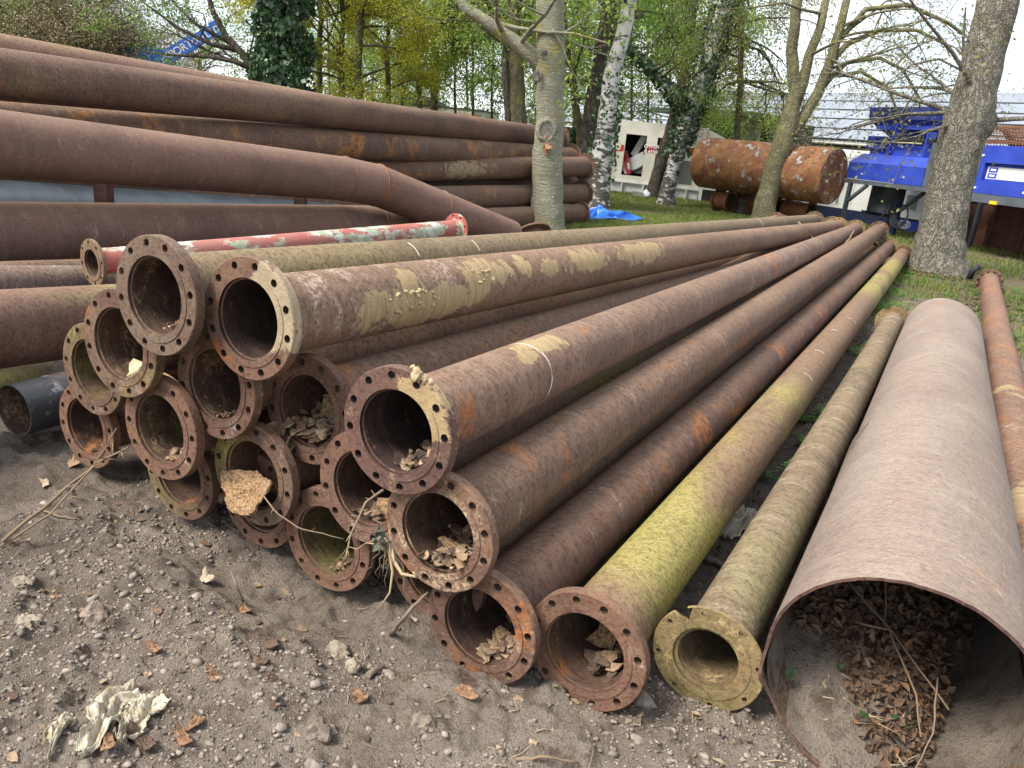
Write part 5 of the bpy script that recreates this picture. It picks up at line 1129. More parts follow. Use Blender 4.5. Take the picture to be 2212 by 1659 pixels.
vs = [(0, 0, hB), (xw, 0, hB), (xw, 0, hT2-.4), (xw*.65, 0, hT2), (0, 0, hT)]; vs2 = [(a, 2, b) for a, _, b in vs]; mb.add(vs+vs2, [(0, 1, 2, 3, 4), (9, 8, 7, 6, 5)]+[(k, k+5, (k+1) % 5+5, (k+1) % 5) for k in range(5)]); mb.build('body', M_dark, e)
mb = MB(); mb.box((xw/2, 1, hB/2), (xw*.8, .5, hB)); mb.build('stand', M_dgrey, e)
# crane
ca, cb = P(322, 148, 30), P(468, 60, 30); f = Fr(ca, cb-ca); e = f.root('mobile_crane', 'blue crane boom with white lettering raised beyond the far stack', 'crane')
M_cr = plain('crane_blue', (.035, .16, .62), .4, .1)
xb_, zb0 = f.px(468, 62); x0_, z0_ = f.px(322, 146); ang = math.atan2(zb0-z0_, xb_); Lb_ = math.hypot(xb_, zb0-z0_)
Rm_ = R_(-ang)
mb = MB(); base = np.array([0, 0, z0_]); dv = np.array([math.cos(ang), 0, math.sin(ang)])
mb.box(base+dv*(Lb_*.28), (Lb_*.72, .36, .50), Rm_); mb.box(base+dv*(Lb_*.78), (Lb_*.32, .30, .42), Rm_); mb.box(base+dv*(Lb_*1.0), (Lb_*.12, .28, .56), Rm_); mb.build('boom', M_cr, e)
up_ = np.array([-math.sin(ang), 0, math.cos(ang)])
def ct(s_, t_, sz):
    p = base+dv*t_+up_*(-.14); o = text('lettering', s_, sz, M_wt, e, (p[0], -.19, p[2]), (math.pi/2, -ang, 0)); return o
ct('TRANSPORT', -.35, .78) if False else ct('AMESPORT', Lb_*.0, .40); ct('ON LTD', Lb_*.64, .33)
a = f.px(412, 108); b = f.px(388, 144); mb = MB(); mb.tube([(a[0]+.07, .0, a[1]+.2), (a[0]-.18, 0, a[1]-.07)], .11, 12); mb.tube([(a[0], 0, a[1]), (b[0]-.4, 0, b[1]-1.0)], .095, 12); mb.build('lift_ram', M_white2, e)
mb = MB(); mb.box((-.5, .8, 1.6), (9, 2.4, 1.6)); mb.box((-1.0, .8, 2.8), (3, 2.2, 1.6)); mb.build('carrier', M_cr, e)
# ================================================================ trees and plants
fh = norm(np.array([M[0][2], M[1][2], 0]))
def upath(base, pts):
    """points of a trunk standing in the upright plane through its base"""
    out = []; k0 = base @ fh
    for (u, v) in pts:
        r = ray(u, v); k = k0/(r @ fh); out.append(np.array([0, 0, H])+r*k)
    return out
def bark(name, a, b, vs=(9, 9, 2.2), lich=None, crack=.5, bumpd=.03, moss=None, rough=.95, dist=1.2, vscale=1.0, spots=None):
    """ridged bark: furrows where two stretched noises cross mid value"""
    n = N(name); c = n.co(); v = n.co(vs)
    n1 = n.noise(v, 1.0, 3, .55, dist); n2 = n.noise(n.co(tuple(z*1.9 for z in vs), (7, 3, 1)), 1.0, 3, .6, dist*.7)
    r1 = n.ramp(n.math('ABSOLUTE', n.math('SUBTRACT', n1, .5)), 0, .085); r2 = n.ramp(n.math('ABSOLUTE', n.math('SUBTRACT', n2, .5)), 0, .07)
    rd_ = n.math('MULTIPLY', r1, n.math('ADD', n.math('MULTIPLY', r2, .5), .5))
    nz_ = n.noise(c, 3, 5, .65); k = n.mix(n.ramp(nz_, .3, .7), a, b)
    k = n.mix(n.math('MULTIPLY', n.ramp(rd_, .0, .7, 1, 0), crack), k, tuple(z*.30 for z in b))
    k = n.mix(n.ramp(n.noise(c, 34, 3, .7), .45, .7, 0, .45), k, tuple(z*.6 for z in b))
    if lich: k = n.mix(n.ramp(n.noise(c, lich[1], 4, .6), lich[2], lich[2]+.12), k, lich[0])
    if moss: k = n.mix(n.math('MULTIPLY', n.ramp(n.noise(c, 1.3, 5, .65), moss[1], moss[1]+.15), .8), k, moss[0])
    if spots: k = n.mix(n.ramp(n.noise(c, spots[1], 2), spots[2], spots[2]+.04), k, spots[0])
    h = n.math('ADD', rd_, n.math('MULTIPLY', n.noise(c, 26, 4, .7), .7))
    return n.done(k, rough, n.bump(h, .9, bumpd), 0, .1)
B_grey = bark('smooth_grey_bark', (.30, .29, .215), (.21, .20, .145), (1.6, 1.6, 9), lich=((.26, .23, .07), 1.6, .57), crack=.16, bumpd=.008, spots=((.52, .53, .48), 15, .68))
B_oak = bark('cracked_bark', (.36, .335, .275), (.26, .24, .195), (12, 12, 6), crack=.8, bumpd=.045, moss=((.20, .19, .09), .60))
B_dark = bark('dark_ridged_bark', (.15, .125, .10), (.08, .068, .055), (9, 9, 2), crack=.7, bumpd=.04)
B_olive = bark('olive_mossy_bark', (.16, .14, .08), (.10, .09, .055), (7, 7, 2.2), crack=.5, moss=((.17, .17, .05), .50))
B_forkd = bark('green_grey_bark', (.24, .225, .135), (.16, .15, .09), (6, 6, 3), crack=.4, moss=((.22, .20, .07), .52))
B_pine = bark('reddish_pine_bark', (.20, .13, .10), (.13, .09, .07), (6, 6, 3), crack=.5)
n = N('birch_bark'); c = n.co(); v = n.co((2.0, 2.0, 5)); nz_ = n.noise(v, 1.6, 7, .68, .6); hz = n.sep(c)[2]
k = n.mix(n.ramp(n.math('ADD', nz_, n.ramp(hz, 0.0, 4.5, .10, -.03)), .53, .57), (.50, .49, .455), (.075, .065, .055)); k = n.mix(n.ramp(n.noise(n.co((3, 3, 30)), 1.5, 3), .62, .68, 0, .7), k, (.10, .09, .08))
B_birch = n.done(k, .8, n.bump(nz_, .6, .03), 0, .2)
def leafm(name, cols, tr=.48): return islands(name, cols, .55, tr, .25)
L_lime = leafm('lime_leaves', [(.21, .30, .045), (.28, .38, .07), (.15, .23, .035), (.36, .43, .10)])
L_yel = leafm('yellow_maple_flowers', [(.44, .42, .045), (.52, .48, .06), (.33, .34, .04), (.40, .42, .07)])
L_mid = leafm('fresh_green_leaves', [(.13, .23, .035), (.19, .31, .055), (.09, .17, .03), (.25, .36, .075)])
L_oliv = leafm('small_olive_buds', [(.20, .21, .06), (.27, .27, .08), (.14, .15, .05)])
L_dark = leafm('dark_needles', [(.025, .050, .028), (.04, .07, .04), (.018, .035, .02)], .05)
L_brn = leafm('brown_twig_tips', [(.26, .21, .12), (.33, .26, .16), (.17, .14, .08), (.22, .21, .09)], .1)
def grow(mb, p, d, L, r, lvl, rng, tips, spread, droop, nch, wig=.22, minr=.006):
    seg = 4 if lvl > 0 else 3; pts = [p]; rs = [r]; q = p.copy(); dd = d.copy()
    for i in range(seg):
        dd = norm(dd+np.array([rng.gauss(0, wig), rng.gauss(0, wig), rng.gauss(0, wig*.7)-droop*.3+.05])); q = q+dd*L/seg; pts.append(q.copy()); rs.append(max(minr*.5, r*(1-.72*(i+1)/seg)))
    mb.tube(pts, rs, 5 if r > .03 else (4 if r > .012 else 3), cap=False)
    if lvl == 0:
        for k in range(1, seg+1): tips.append(pts[k])
        return
    for c_ in range(nch[lvl]):
        t = rng.uniform(.3, 1.0)*seg; k = min(int(t), seg-1); s = pts[k]+(pts[k+1]-pts[k])*(t-k); base = norm(pts[k+1]-pts[k])
        nd = norm(base*.7+np.array([rng.gauss(0, spread), rng.gauss(0, spread), rng.gauss(0, spread*.7)-droop*.4]))
        grow(mb, s, nd, L*rng.uniform(.42, .68), max(minr, rs[k]*.5), lvl-1, rng, tips, spread, droop, nch, wig, minr)
def tree(name, label, base, path, wids, barkm, leafmat, seed, nbr=12, blen=2.6, h=(2.4, 8.0), leafn=9, lsize=.055, lspread=.22, droop=.0, spread=.65, nch=(0, 4, 4), lvl=2, cat='tree', group=None, rise=.35, limbs=(), zcut=9.5, toph=3.5, minr=.008, sides=12, wob=.03, only=None, ivy=None, brm=None):
    rng = random.Random(seed); nr = np.random.default_rng(seed); base = np.array(base, float)
    pts = [np.array([base[0], base[1], -.15])]+upath(base, path) if path else [np.array([base[0], base[1], -.15])]
    top = pts[-1]; dr_ = norm(pts[-1]-pts[-2]) if len(pts) > 1 else np.array([0, 0, 1.]); dr_ = norm(dr_*np.array([.6, .6, 1])+np.array([0, 0, .3]))
    zc = (base-np.array([0, 0, H])) @ M[:, 2]
    rad = [w_/2/F*zc for w_ in wids]
    if toph: pts.append(top+dr_*toph); rad.append(rad[-1]*.35)
    fp, fr = [], []
    for i in range(len(pts)-1):
        for k in range(4):
            t = k/4; fp.append(pts[i]*(1-t)+pts[i+1]*t+np.array([rng.gauss(0, .012), rng.gauss(0, .012), 0])*(i > 0)); fr.append(rad[i]*(1-t)+rad[i+1]*t)
    fp.append(pts[-1]); fr.append(rad[-1])
    e = empty(name, (base[0], base[1], 0)); tag(e, label, cat, group); off = np.array([base[0], base[1], 0])
    mb = MB(); mb.tube([p-off for p in fp], fr, sides, wob=wob, rng=rng)
    if rad[0] > .2 and wids[0] > 60:      # root flare
        pass
    tips = []
    for (pp, rr) in limbs:
        lp = [q-off for q in upath(base, pp)] if len(pp[0]) == 2 else [np.array(q)-off for q in pp]
        mb.tube(lp, [w_/2/F*zc for w_ in rr], 9, wob=.03, rng=rng)
    mb.build('trunk', barkm, e)
    mb = MB(); anchors = [(fp[k]-off, fr[k]) for k in range(len(fp)) if h[0] < fp[k][2] < h[1]]
    for (pp, rr) in limbs:
        lp = [q-off for q in upath(base, pp)]
        for k in range(1, len(lp)): anchors += [(lp[k]*(1-t)+lp[k-1]*t, rr[k]/2/F*zc) for t in (0, .33, .66)]
    if anchors:
        for i in range(nbr):
            p, r = anchors[rng.randrange(len(anchors))]; a = rng.uniform(0, 2*math.pi)
            if only: a = rng.uniform(*only)
            d = norm(np.array([math.cos(a), math.sin(a), rng.uniform(rise-.35, rise+.45)])); grow(mb, p, d, blen*rng.uniform(.6, 1.25), min(r*.5, .055), lvl, rng, tips, spread, droop, nch, minr=minr)
        if mb.v: mb.build('branches', brm or barkm, e)
    if leafmat and tips:
        T = np.array(tips); T = T[T[:, 2] < zcut]; Cn = np.repeat(T, leafn, 0)+nr.normal(0, lspread, (len(T)*leafn, 3))
        n_ = len(Cn); d = nr.normal(size=(n_, 3)); d /= np.linalg.norm(d, axis=1)[:, None]; x = np.cross(d, nr.normal(size=(n_, 3))); x /= np.linalg.norm(x, axis=1)[:, None]
        s = (lsize*nr.uniform(.5, 1.3, n_))[:, None]; V = np.stack([Cn-d*s, Cn+x*s*.6, Cn+d*s, Cn-x*s*.6], 1); quads('crown', V, leafmat, e)
    if ivy:
        (h0, h1, cnt, thick, sz) = ivy; P_ = []; 
        segs = [(fp[k], fp[k+1], fr[k]) for k in range(len(fp)-1) if fp[k][2] > h0-.3 and fp[k][2] < h1]
        for (pp, rr) in limbs:
            lp = upath(base, pp); segs += [(lp[k], lp[k+1], rr[k]/2/F*zc) for k in range(len(lp)-1) if lp[k][2] > h0-.2 and lp[k][2] < h1]
        wt = np.array([np.linalg.norm(b-a)*(r+thick) for a, b, r in segs]); wt /= wt.sum()
        for k in nr.choice(len(segs), cnt, p=wt):
            a, b, r = segs[k]; t = nr.random(); an = nr.uniform(0, 6.28); q = a*(1-t)+b*t-off; lum = .15+1.5*fbm(np.array([an*1.2+q[2]*.7]), np.array([q[2]*1.9]), 1, 3, seed)[0]
            if q[2] < h0+.8*nr.random(): continue
            rr = r+thick*lum*nr.random()**.5; P_.append(q+np.array([math.cos(an)*rr, math.sin(an)*rr, 0]))
        Cn = np.array(P_); n_ = len(Cn); d = np.array([0, 0, -1.])+nr.normal(0, .5, (n_, 3)); d /= np.linalg.norm(d, axis=1)[:, None]; x = np.cross(d, nr.normal(size=(n_, 3))); x /= np.linalg.norm(x, axis=1)[:, None]
        s = (sz*nr.uniform(.6, 1.25, n_))[:, None]; V = np.stack([Cn-d*s, Cn+x*s*.85-d*s*.1, Cn+d*s, Cn-x*s*.85-d*s*.1], 1); quads('ivy', V, M_ivy, e)
    return e
# grey trunk in the middle
b = G(1180, 494); k_ = tree('grey_trunk_tree', 'smooth grey tree with a sawn branch scar and one big limb rising left, mid picture', b, [(1181, 470), (1183, 420), (1182, 330), (1188, 240), (1190, 120), (1187, 0)], [92, 74, 67, 62, 58, 60, 55], B_grey, L_lime, 5, nbr=7, blen=2.2, h=(7.6, 9.5), leafn=7, lsize=.05, toph=3, sides=28, wob=.012,
     limbs=[([(1185, 165), (1155, 122), (1105, 84), (1045, 42), (1000, 12), (975, -60)], [40, 32, 27, 23, 20, 15])])
def knot(tr, base, u, v, r, zc_shift, hole=True, seed=1):
    q = upath(base, [(u, v)])[0]; dirc = norm(np.array([0, 0, H])-q); dirc[2] = 0; dirc = norm(dirc); x = np.cross([0, 0, 1], dirc); off = np.array(tr.location)
    c0 = q+dirc*zc_shift-off; rg = random.Random(seed); mb = MB(); n_ = 28
    prof = [(1.25, -.10), (1.08, .02), (.92, .045), (.80, .02), (.78, -.01), (.4, -.012), (.02, -.02)] if hole else [(1.3, -.06), (1, .02), (.6, .03), (.3, -.03), (.02, -.05)]
    wv_ = [1+rg.uniform(-.07, .07) for _ in range(n_)]
    vs = [c0+x*math.cos(2*math.pi*k/n_)*a*r*.85*wv_[k]+np.array([0, 0, 1.])*math.sin(2*math.pi*k/n_)*a*r*wv_[k]+dirc*bb*r*1.6 for a, bb in prof for k in range(n_)]
    for i in range(len(prof)-1): mb.add(vs[i*n_:(i+2)*n_], [f_[::-1] for f_ in ring_faces(n_, 0, n_)], 1 if i >= 3 and hole else 0, True)
    return mb
r0 = 33/F*15.6
mb = knot(k_, b, 1181, 282, .19, r0-.02); mb.build('sawn_scar', [B_grey, bark('weathered_endgrain', (.30, .28, .24), (.17, .155, .13), (3, 3, 20), crack=.2, bumpd=.01)], k_)
for (u, v, r) in ((1160, 167, .09), (1178, 122, .07)): knot(k_, b, u, v, r, r0-.035, False, 3).build('knot', [B_oak], k_)
q = upath(b, [(1178, 315)])[0]; dc = norm(np.array([-q[0], -q[1], 0])); mb = MB(); rg = random.Random(3)
for i in range(14): vs, fs = flat_piece(rg, q-np.array(k_.location)+dc*(r0-.01)+np.array([rg.gauss(0, .05), rg.gauss(0, .03), rg.gauss(0, .08)]), rg.uniform(.03, .07), (dc[0]+rg.gauss(0, .4), dc[1], rg.gauss(0, .3)), .01, 6); mb.add(vs, fs)
mb.build('torn_wood', plain('orange_torn_wood', (.30, .15, .075), .8, .35, 0, 9), k_)
# big oak-like trunk right
b = G(2026, 590); k_ = tree('rough_barked_tree', 'big leaning tree with rough cracked bark at the right, beside the pile far end', b, [(2026, 560), (2034, 500), (2047, 420), (2068, 330), (2092, 255), (2108, 190), (2128, 110), (2158, 0)], [138, 106, 92, 86, 84, 90, 78, 74, 74, 70], B_oak, L_oliv, 6, nbr=9, blen=2.6, h=(7.4, 9.9), leafn=4, lsize=.035, toph=4, sides=40, wob=.014, droop=.5, minr=.006,
     limbs=[([(2100, 275), (2126, 262), (2147, 254)], [80, 66, 30])])
mb = knot(k_, b, 2093, 316, .13, 45/F*15.3, False, 5); mb.build('knot', [B_oak, M_dark], k_)
# moss at its foot
# birch and its neighbours
b = G(1290, 449); k_ = tree('birch', 'white barked birch with ivy up its lower trunk, standing behind the blue tarpaulin', b, [(1292, 420), (1300, 340), (1312, 240), (1322, 160), (1345, 80), (1362, 0)], [62, 48, 44, 36, 34, 30, 28], B_birch, L_lime, 7, brm=B_olive, nbr=10, blen=2.2, h=(5.0, 9), leafn=12, lsize=.036, lspread=.13, sides=18, ivy=(.6, 4.3, 700, .16, .055))
b = G(1262, 441); tree('dark_leaning_tree', 'dark brown straight trunk just left of the white birch, leaning right', b, [(1262, 400), (1268, 330), (1282, 240), (1297, 150), (1320, 0)], [66, 52, 46, 42, 38, 34], B_dark, L_mid, 8, nbr=12, blen=2.6, h=(3.8, 9), leafn=12, lsize=.036, lspread=.13, sides=16)
b = G(1248, 436); tree('crooked_tree', 'thin crooked trunk between the grey trunk and the dark leaning one', b, [(1250, 380), (1257, 320), (1253, 280), (1241, 220), (1238, 160), (1226, 110), (1222, 80)], [28, 24, 20, 18, 16, 14, 12, 10], B_olive, L_lime, 9, nbr=10, blen=1.8, h=(2.8, 7), leafn=8, toph=1.5)
b = G(1412, 426); tree('dark_trunk_tree', 'dark trunk directly behind the ivy clad tree in front of the cream container', b, [(1414, 400), (1428, 350), (1445, 290), (1460, 240), (1480, 150), (1500, 0)], [34, 28, 25, 24, 22, 20, 18], B_dark, L_mid, 10, nbr=11, blen=3.0, h=(3.9, 9), leafn=14, lsize=.036, lspread=.13)
b = G(1440, 441); tree('ivy_tree', 'leaning tree wrapped in glossy dark ivy above a pale flaking foot', b, [(1440, 420), (1452, 370), (1470, 310), (1487, 250), (1508, 190), (1538, 100), (1568, 0)], [50, 34, 30, 32, 34, 34, 32, 30], B_birch, L_mid, 11, brm=B_olive, nbr=12, blen=3.0, h=(4.6, 9), leafn=14, lsize=.036, lspread=.13,
     limbs=[([(1482, 240), (1455, 205), (1425, 170), (1385, 130), (1350, 95)], [26, 20, 14, 10, 8])], ivy=(1.4, 9, 4600, .24, .07))
# forked tree
b = G(1650, 478); k_ = tree('forked_tree', 'grey green tree forking into three stems in front of the rusty tank', b, [(1652, 450), (1662, 400), (1678, 345), (1692, 300), (1706, 260), (1717, 200), (1710, 110), (1722, 0)], [62, 48, 42, 40, 40, 38, 26, 23, 20], B_forkd, L_oliv, 12, nbr=16, blen=3.0, h=(5, 9.5), leafn=3, lsize=.035, droop=.35, minr=.007, sides=18,
     limbs=[([(1715, 232), (1735, 180), (1748, 120), (1772, 60), (1790, -30)], [26, 22, 20, 17, 14]), ([(1700, 300), (1735, 255), (1768, 200), (1795, 130), (1815, 60), (1836, -30)], [28, 24, 22, 20, 17, 14]),
            ([(1790, 140), (1830, 95), (1900, 65), (1980, 65), (2040, 95)], [14, 12, 9, 7, 4]), ([(1780, 180), (1830, 135), (1900, 125), (1950, 150), (1985, 210), (1990, 270)], [12, 9, 7, 6, 5, 3]),
            ([(1765, 205), (1800, 165), (1860, 155), (1920, 190), (1945, 260), (1958, 320)], [11, 8, 7, 5, 4, 2]), ([(1806, 95), (1870, 20), (1960, 10), (2050, 50), (2100, 90)], [13, 11, 9, 7, 4])])
# extra hanging twigs right of the fork (same tree)
rng = random.Random(41); mb = MB(); tips = []; off = np.array(k_.location)
for i in range(46):
    u, v = rng.uniform(1780, 2075), rng.uniform(20, 170); q = upath(b, [(u, v)])[0]+np.array([rng.gauss(0, .9), rng.gauss(0, .9), 0])-off
    grow(mb, q, norm(np.array([rng.gauss(0, .8), rng.gauss(0, .8), -.35])), rng.uniform(.7, 1.5), .011, 1, rng, tips, .5, .55, (0, 6), .25, .005)
mb.build('hanging_twigs', B_forkd, k_); T = np.array(tips); nr = np.random.default_rng(3); Cn = np.repeat(T, 3, 0)+nr.normal(0, .05, (len(T)*3, 3)); n_ = len(Cn)
d = nr.normal(size=(n_, 3)); d /= np.linalg.norm(d, axis=1)[:, None]; x = np.cross(d, nr.normal(size=(n_, 3))); x /= np.linalg.norm(x, axis=1)[:, None]; s = (.026*nr.uniform(.6, 1.3, n_))[:, None]
quads('crown', np.stack([Cn-d*s, Cn+x*s*.7, Cn+d*s, Cn-x*s*.7], 1), L_oliv, k_)
# curtain of drooping twigs behind, between ivy tree and forked tree
def far_base(u, zc):
    r = ray(u, 400); k = zc; p = r*k; return np.array([p[0], p[1], 0.])
b = far_base(1590, 27.5); tree('weeping_tree', 'thin tree with drooping curtains of small olive leaves above the rusty tank', b, [(1592, 300), (1598, 200), (1600, 100), (1604, 0)], [16, 14, 13, 12, 10], B_olive, L_oliv, 13, nbr=30, blen=2.5, h=(4.0, 9), leafn=5, lsize=.04, droop=.9, spread=.5, minr=.006, nch=(0, 5, 5))
# left group
b = far_base(572, 25); tree('leaning_maple', 'fresh green tree leaning left above the far stack, left of the ivy column', b, [(560, 190), (545, 150), (522, 115), (490, 80), (462, 30), (440, -30)], [22, 16, 15, 14, 13, 11, 9], B_dark, L_mid, 14, nbr=13, blen=3.0, h=(4.3, 9), leafn=12, lsize=.042, lspread=.12, rise=.25,
     limbs=[([(548, 150), (505, 132), (450, 122), (400, 120), (350, 118), (310, 110)], [12, 10, 8, 6, 4, 3]), ([(520, 110), (455, 95), (385, 60), (330, 20), (290, -10)], [12, 9, 7, 5, 3]), ([(500, 95), (420, 50), (350, -20)], [8, 6, 3])])
b = far_base(610, 24); tree('ivy_column_tree', 'tall column of dark glossy ivy round a hidden trunk above the far stack', b, [(608, 190), (606, 120), (608, 60), (610, 0)], [26, 24, 22, 22, 20], B_dark, None, 15, nbr=0, ivy=(1.5, 9.5, 9000, .78, .085))
for k, (u, zc, wd, lb) in enumerate(((690, 30, 13, 'yellow flowering maple, leftmost of the yellow row beside the ivy column'), (738, 28, 13, 'yellow flowering maple second in the row right of the ivy column'), (775, 27, 19, 'thick stemmed yellow flowering maple third in the row right of the ivy column'), (838, 31, 11, 'slim yellow flowering maple just left of the white trailers'), (905, 33, 11, 'yellow flowering maple with blossom hanging over the white trailers'))):
    b = far_base(u, zc); tree('yellow_maple', lb, b, [(u+2, 220), (u-2, 120), (u+4, 40), (u-6, -30)], [wd, wd, wd*.9, wd*.8, wd*.7], B_olive, L_yel, 20+k, nbr=13, blen=2.5, h=(2.4, 8.5), leafn=36, lsize=.046, lspread=.13, group='yellow flowering maples behind the far stack', rise=.3)
b = far_base(938, 36); tree('pine', 'tall pine with reddish trunk and dark needle clumps behind the white trailers', b, [(937, 200), (942, 100), (950, 0)], [17, 16, 15, 14], B_pine, L_dark, 30, nbr=9, blen=2.4, h=(4.2, 7.2), leafn=26, lsize=.05, lspread=.22, rise=.1, only=(-.6, .9))
b = far_base(1128, 21.5); tree('olive_barked_tree', 'olive mossy trunk left of the grey trunk, splitting upward', b, [(1125, 300), (1118, 200), (1112, 100), (1108, 0)], [40, 36, 32, 28, 24], B_olive, L_lime, 31, nbr=12, blen=2.8, h=(3.5, 9), leafn=14, lsize=.036, lspread=.13)
b = far_base(1096, 23); tree('slim_dark_tree', 'slim dark trunk behind the olive barked one', b, [(1100, 260), (1092, 150), (1098, 60), (1118, -20)], [22, 20, 18, 17, 15], B_dark, L_lime, 32, nbr=10, blen=2.8, h=(3.5, 9), leafn=14, lsize=.036, lspread=.13)
green = [(655, 36, L_lime), (715, 40, L_mid), (800, 42, L_lime), (870, 38, L_lime), (985, 34, L_lime), (1020, 40, L_mid), (1060, 36, L_lime), (1160, 34, L_mid), (1215, 38, L_lime), (1240, 30, L_mid), (1330, 36, L_lime), (1365, 33, L_mid), (1400, 38, L_lime), (1450, 36, L_mid), (1490, 34, L_lime), (1535, 40, L_lime), (1010, 48, L_mid), (900, 50, L_mid), (1100, 50, L_lime), (760, 50, L_mid)]
wh = ['behind the ivy column', 'behind the yellow maples at left', 'behind the third yellow maple', 'behind the white trailer roof', 'right of the pine', 'beyond the limb of the grey trunk', 'left of the slim dark trunk', 'just left of the grey trunk', 'just right of the grey trunk', 'behind the crooked trunk', 'right behind the birch', 'over the left end of the cream container', 'over the middle of the cream container', 'behind the ivy limb', 'behind the ivy clad trunk', 'above the dark open shed', 'far beyond the pine', 'far beyond the white trailers', 'far beyond the olive trunk', 'far beyond the yellow maples']
for k, (u, zc, lm_) in enumerate(green):
    b = far_base(u, zc); rg = random.Random(k); lean = rg.uniform(-14, 14)
    tree('woodland_tree', 'light green spring tree '+wh[k], b, [(u+lean*.3, 200), (u+lean*.7, 90), (u+lean, -20)], [6, 5, 4, 3], B_olive, lm_, 50+k, nbr=11, blen=2.8+zc*.02, h=(1.8 if u > 950 else 2.2, 9.5), leafn=25, lsize=.055, lspread=.22, group='spring trees in the wood behind', rise=.3, toph=2)
# far left bushes, conifer
b = far_base(165, 30); tree('bare_thorn_bush', 'broad brown mass of bare twigs behind the top pipe at the far left', b, [(165, 200), (170, 120)], [22, 18, 12], B_olive, L_brn, 80, nbr=54, blen=2.3, h=(1.0, 4.2), leafn=9, lsize=.04, lspread=.20, rise=.45, toph=1.6, nch=(0, 5, 5), wob=.05)
b = far_base(285, 33); tree('bare_thorn_bush', 'lower brown bare bush sloping down towards the crane', b, [(285, 210), (283, 160)], [16, 12, 8], B_olive, L_brn, 81, nbr=40, blen=1.7, h=(.8, 3.3), leafn=10, lsize=.045, lspread=.20, rise=.4, toph=.8, nch=(0, 5, 5))
b = far_base(425, 62); tree('bare_round_tree', 'bare round crowned tree right of the crane boom', b, [(428, 170), (432, 140)], [14, 12, 8], B_dark, L_brn, 82, nbr=34, blen=2.9, h=(2.0, 6.0), leafn=3, lsize=.04, rise=.5, toph=1.5, nch=(0, 5, 4))
b = far_base(400, 56); tree('brown_hedge_bush', 'low brown bush below the crane boom', b, [(400, 200), (400, 190)], [10, 8, 6], B_dark, L_brn, 83, nbr=44, blen=1.6, h=(.4, 2.4), leafn=12, lsize=.05, lspread=.2, toph=.5, rise=.3)
b = far_base(10, 34); tree('conifer', 'dark green conifer in the top left corner', b, [(10, 150), (12, 40), (14, -20)], [16, 14, 10, 8], B_dark, L_dark, 84, nbr=44, blen=2.4, h=(1.8, 8), leafn=16, lsize=.07, lspread=.2, rise=0, nch=(0, 4, 4))
b = far_base(75, 32); tree('leafy_bush', 'green leafy bush between the conifer and the brown thorn bush', b, [(75, 160), (78, 90)], [12, 10, 8], B_dark, L_mid, 85, nbr=28, blen=1.8, h=(1.5, 4.4), leafn=12, lsize=.06, toph=1)
b = far_base(1232, 27); tree('ivy_stump', 'dark ivy mound behind the stack flanges right of the grey trunk', b, [(1232, 290)], [26, 24], B_dark, None, 86, nbr=0, toph=.2, ivy=(.3, 3.0, 2600, .42, .075))
# far woodland and hedge as one mass
nr = np.random.default_rng(9); Cs = []
for k in range(120):
    u = nr.uniform(-100, 1700); zc = nr.uniform(56, 85); p = far_base(u, zc); hh_ = nr.uniform(2.0, 4.6)*(1.0 if u > 600 else .7); m_ = 150
    q = nr.normal(0, 1, (m_, 3))*np.array([2.2, 2.2, hh_*.42])+p+np.array([0, 0, hh_*.42]); q[:, 2] = np.abs(q[:, 2]); Cs.append(q)
Cn = np.concatenate(Cs); n_ = len(Cn); d = nr.normal(size=(n_, 3)); d /= np.linalg.norm(d, axis=1)[:, None]; x = np.cross(d, nr.normal(size=(n_, 3))); x /= np.linalg.norm(x, axis=1)[:, None]; s = (.20*nr.uniform(.5, 1.3, n_))[:, None]
tag(quads('distant_woodland', np.stack([Cn-d*s, Cn+x*s*.7, Cn+d*s, Cn-x*s*.7], 1), islands('distant_foliage', [(.10, .12, .04), (.15, .18, .06), (.08, .08, .04), (.19, .20, .09)], .8, .2)), 'mixed woodland and hedge far behind everything', 'woodland', None, 'stuff')
# ---- grass, herbs
nr = np.random.default_rng(12)
def blades(n_, x0, x1, y0, y1, hgt, wid, mask, name, label, cat, mat, seed):
    r = np.random.default_rng(seed); x = r.uniform(x0, x1, n_*2); y = y0+(y1-y0)*r.random(n_*2)**1.35; ok = mask(x, y); x, y = x[ok][:n_], y[ok][:n_]; n_ = len(x); z = gheight(x, y)
    a = r.uniform(0, 6.28, n_); hh = hgt*r.uniform(.4, 1.3, n_)*(.5+fbm(x, y, .9, 2, 5)); w_ = wid*(1+.05*y); ln = r.uniform(.0, .9, n_)*hh; b_ = r.uniform(0, 6.28, n_)
    dx, dy = np.cos(a)*w_, np.sin(a)*w_; lx, ly = np.cos(b_)*ln, np.sin(b_)*ln
    V = np.stack([np.stack([x-dx, y-dy, z-.01], 1), np.stack([x+dx, y+dy, z-.01], 1), np.stack([x+lx, y+ly, z+hh], 1)], 1)
    tag(quads(name, V, mat, k=3), label, cat, None, 'stuff')
M_gr = islands('grass_blades', [(.10, .16, .025), (.16, .22, .04), (.22, .25, .07), (.07, .115, .02), (.27, .23, .12)], .7, .25, .2)
def gm(x, y):
    k = fbm(x, y, .55, 3, 21); den = np.clip((k-.34)*4, 0.05, 1); return np.random.default_rng(1).random(len(x)) < den*(1-.6*sst(-3.5, -1.0, x))*np.clip(sst(8.3, 11.5, y+(k-.5)*5)+(x < -4.5)*(y > 10), 0, 1)
blades(150000, -13, 6, 8, 31, .085, .006, gm, 'grass', 'short patchy green grass under the trees and round the machines', 'grass', M_gr, 3)
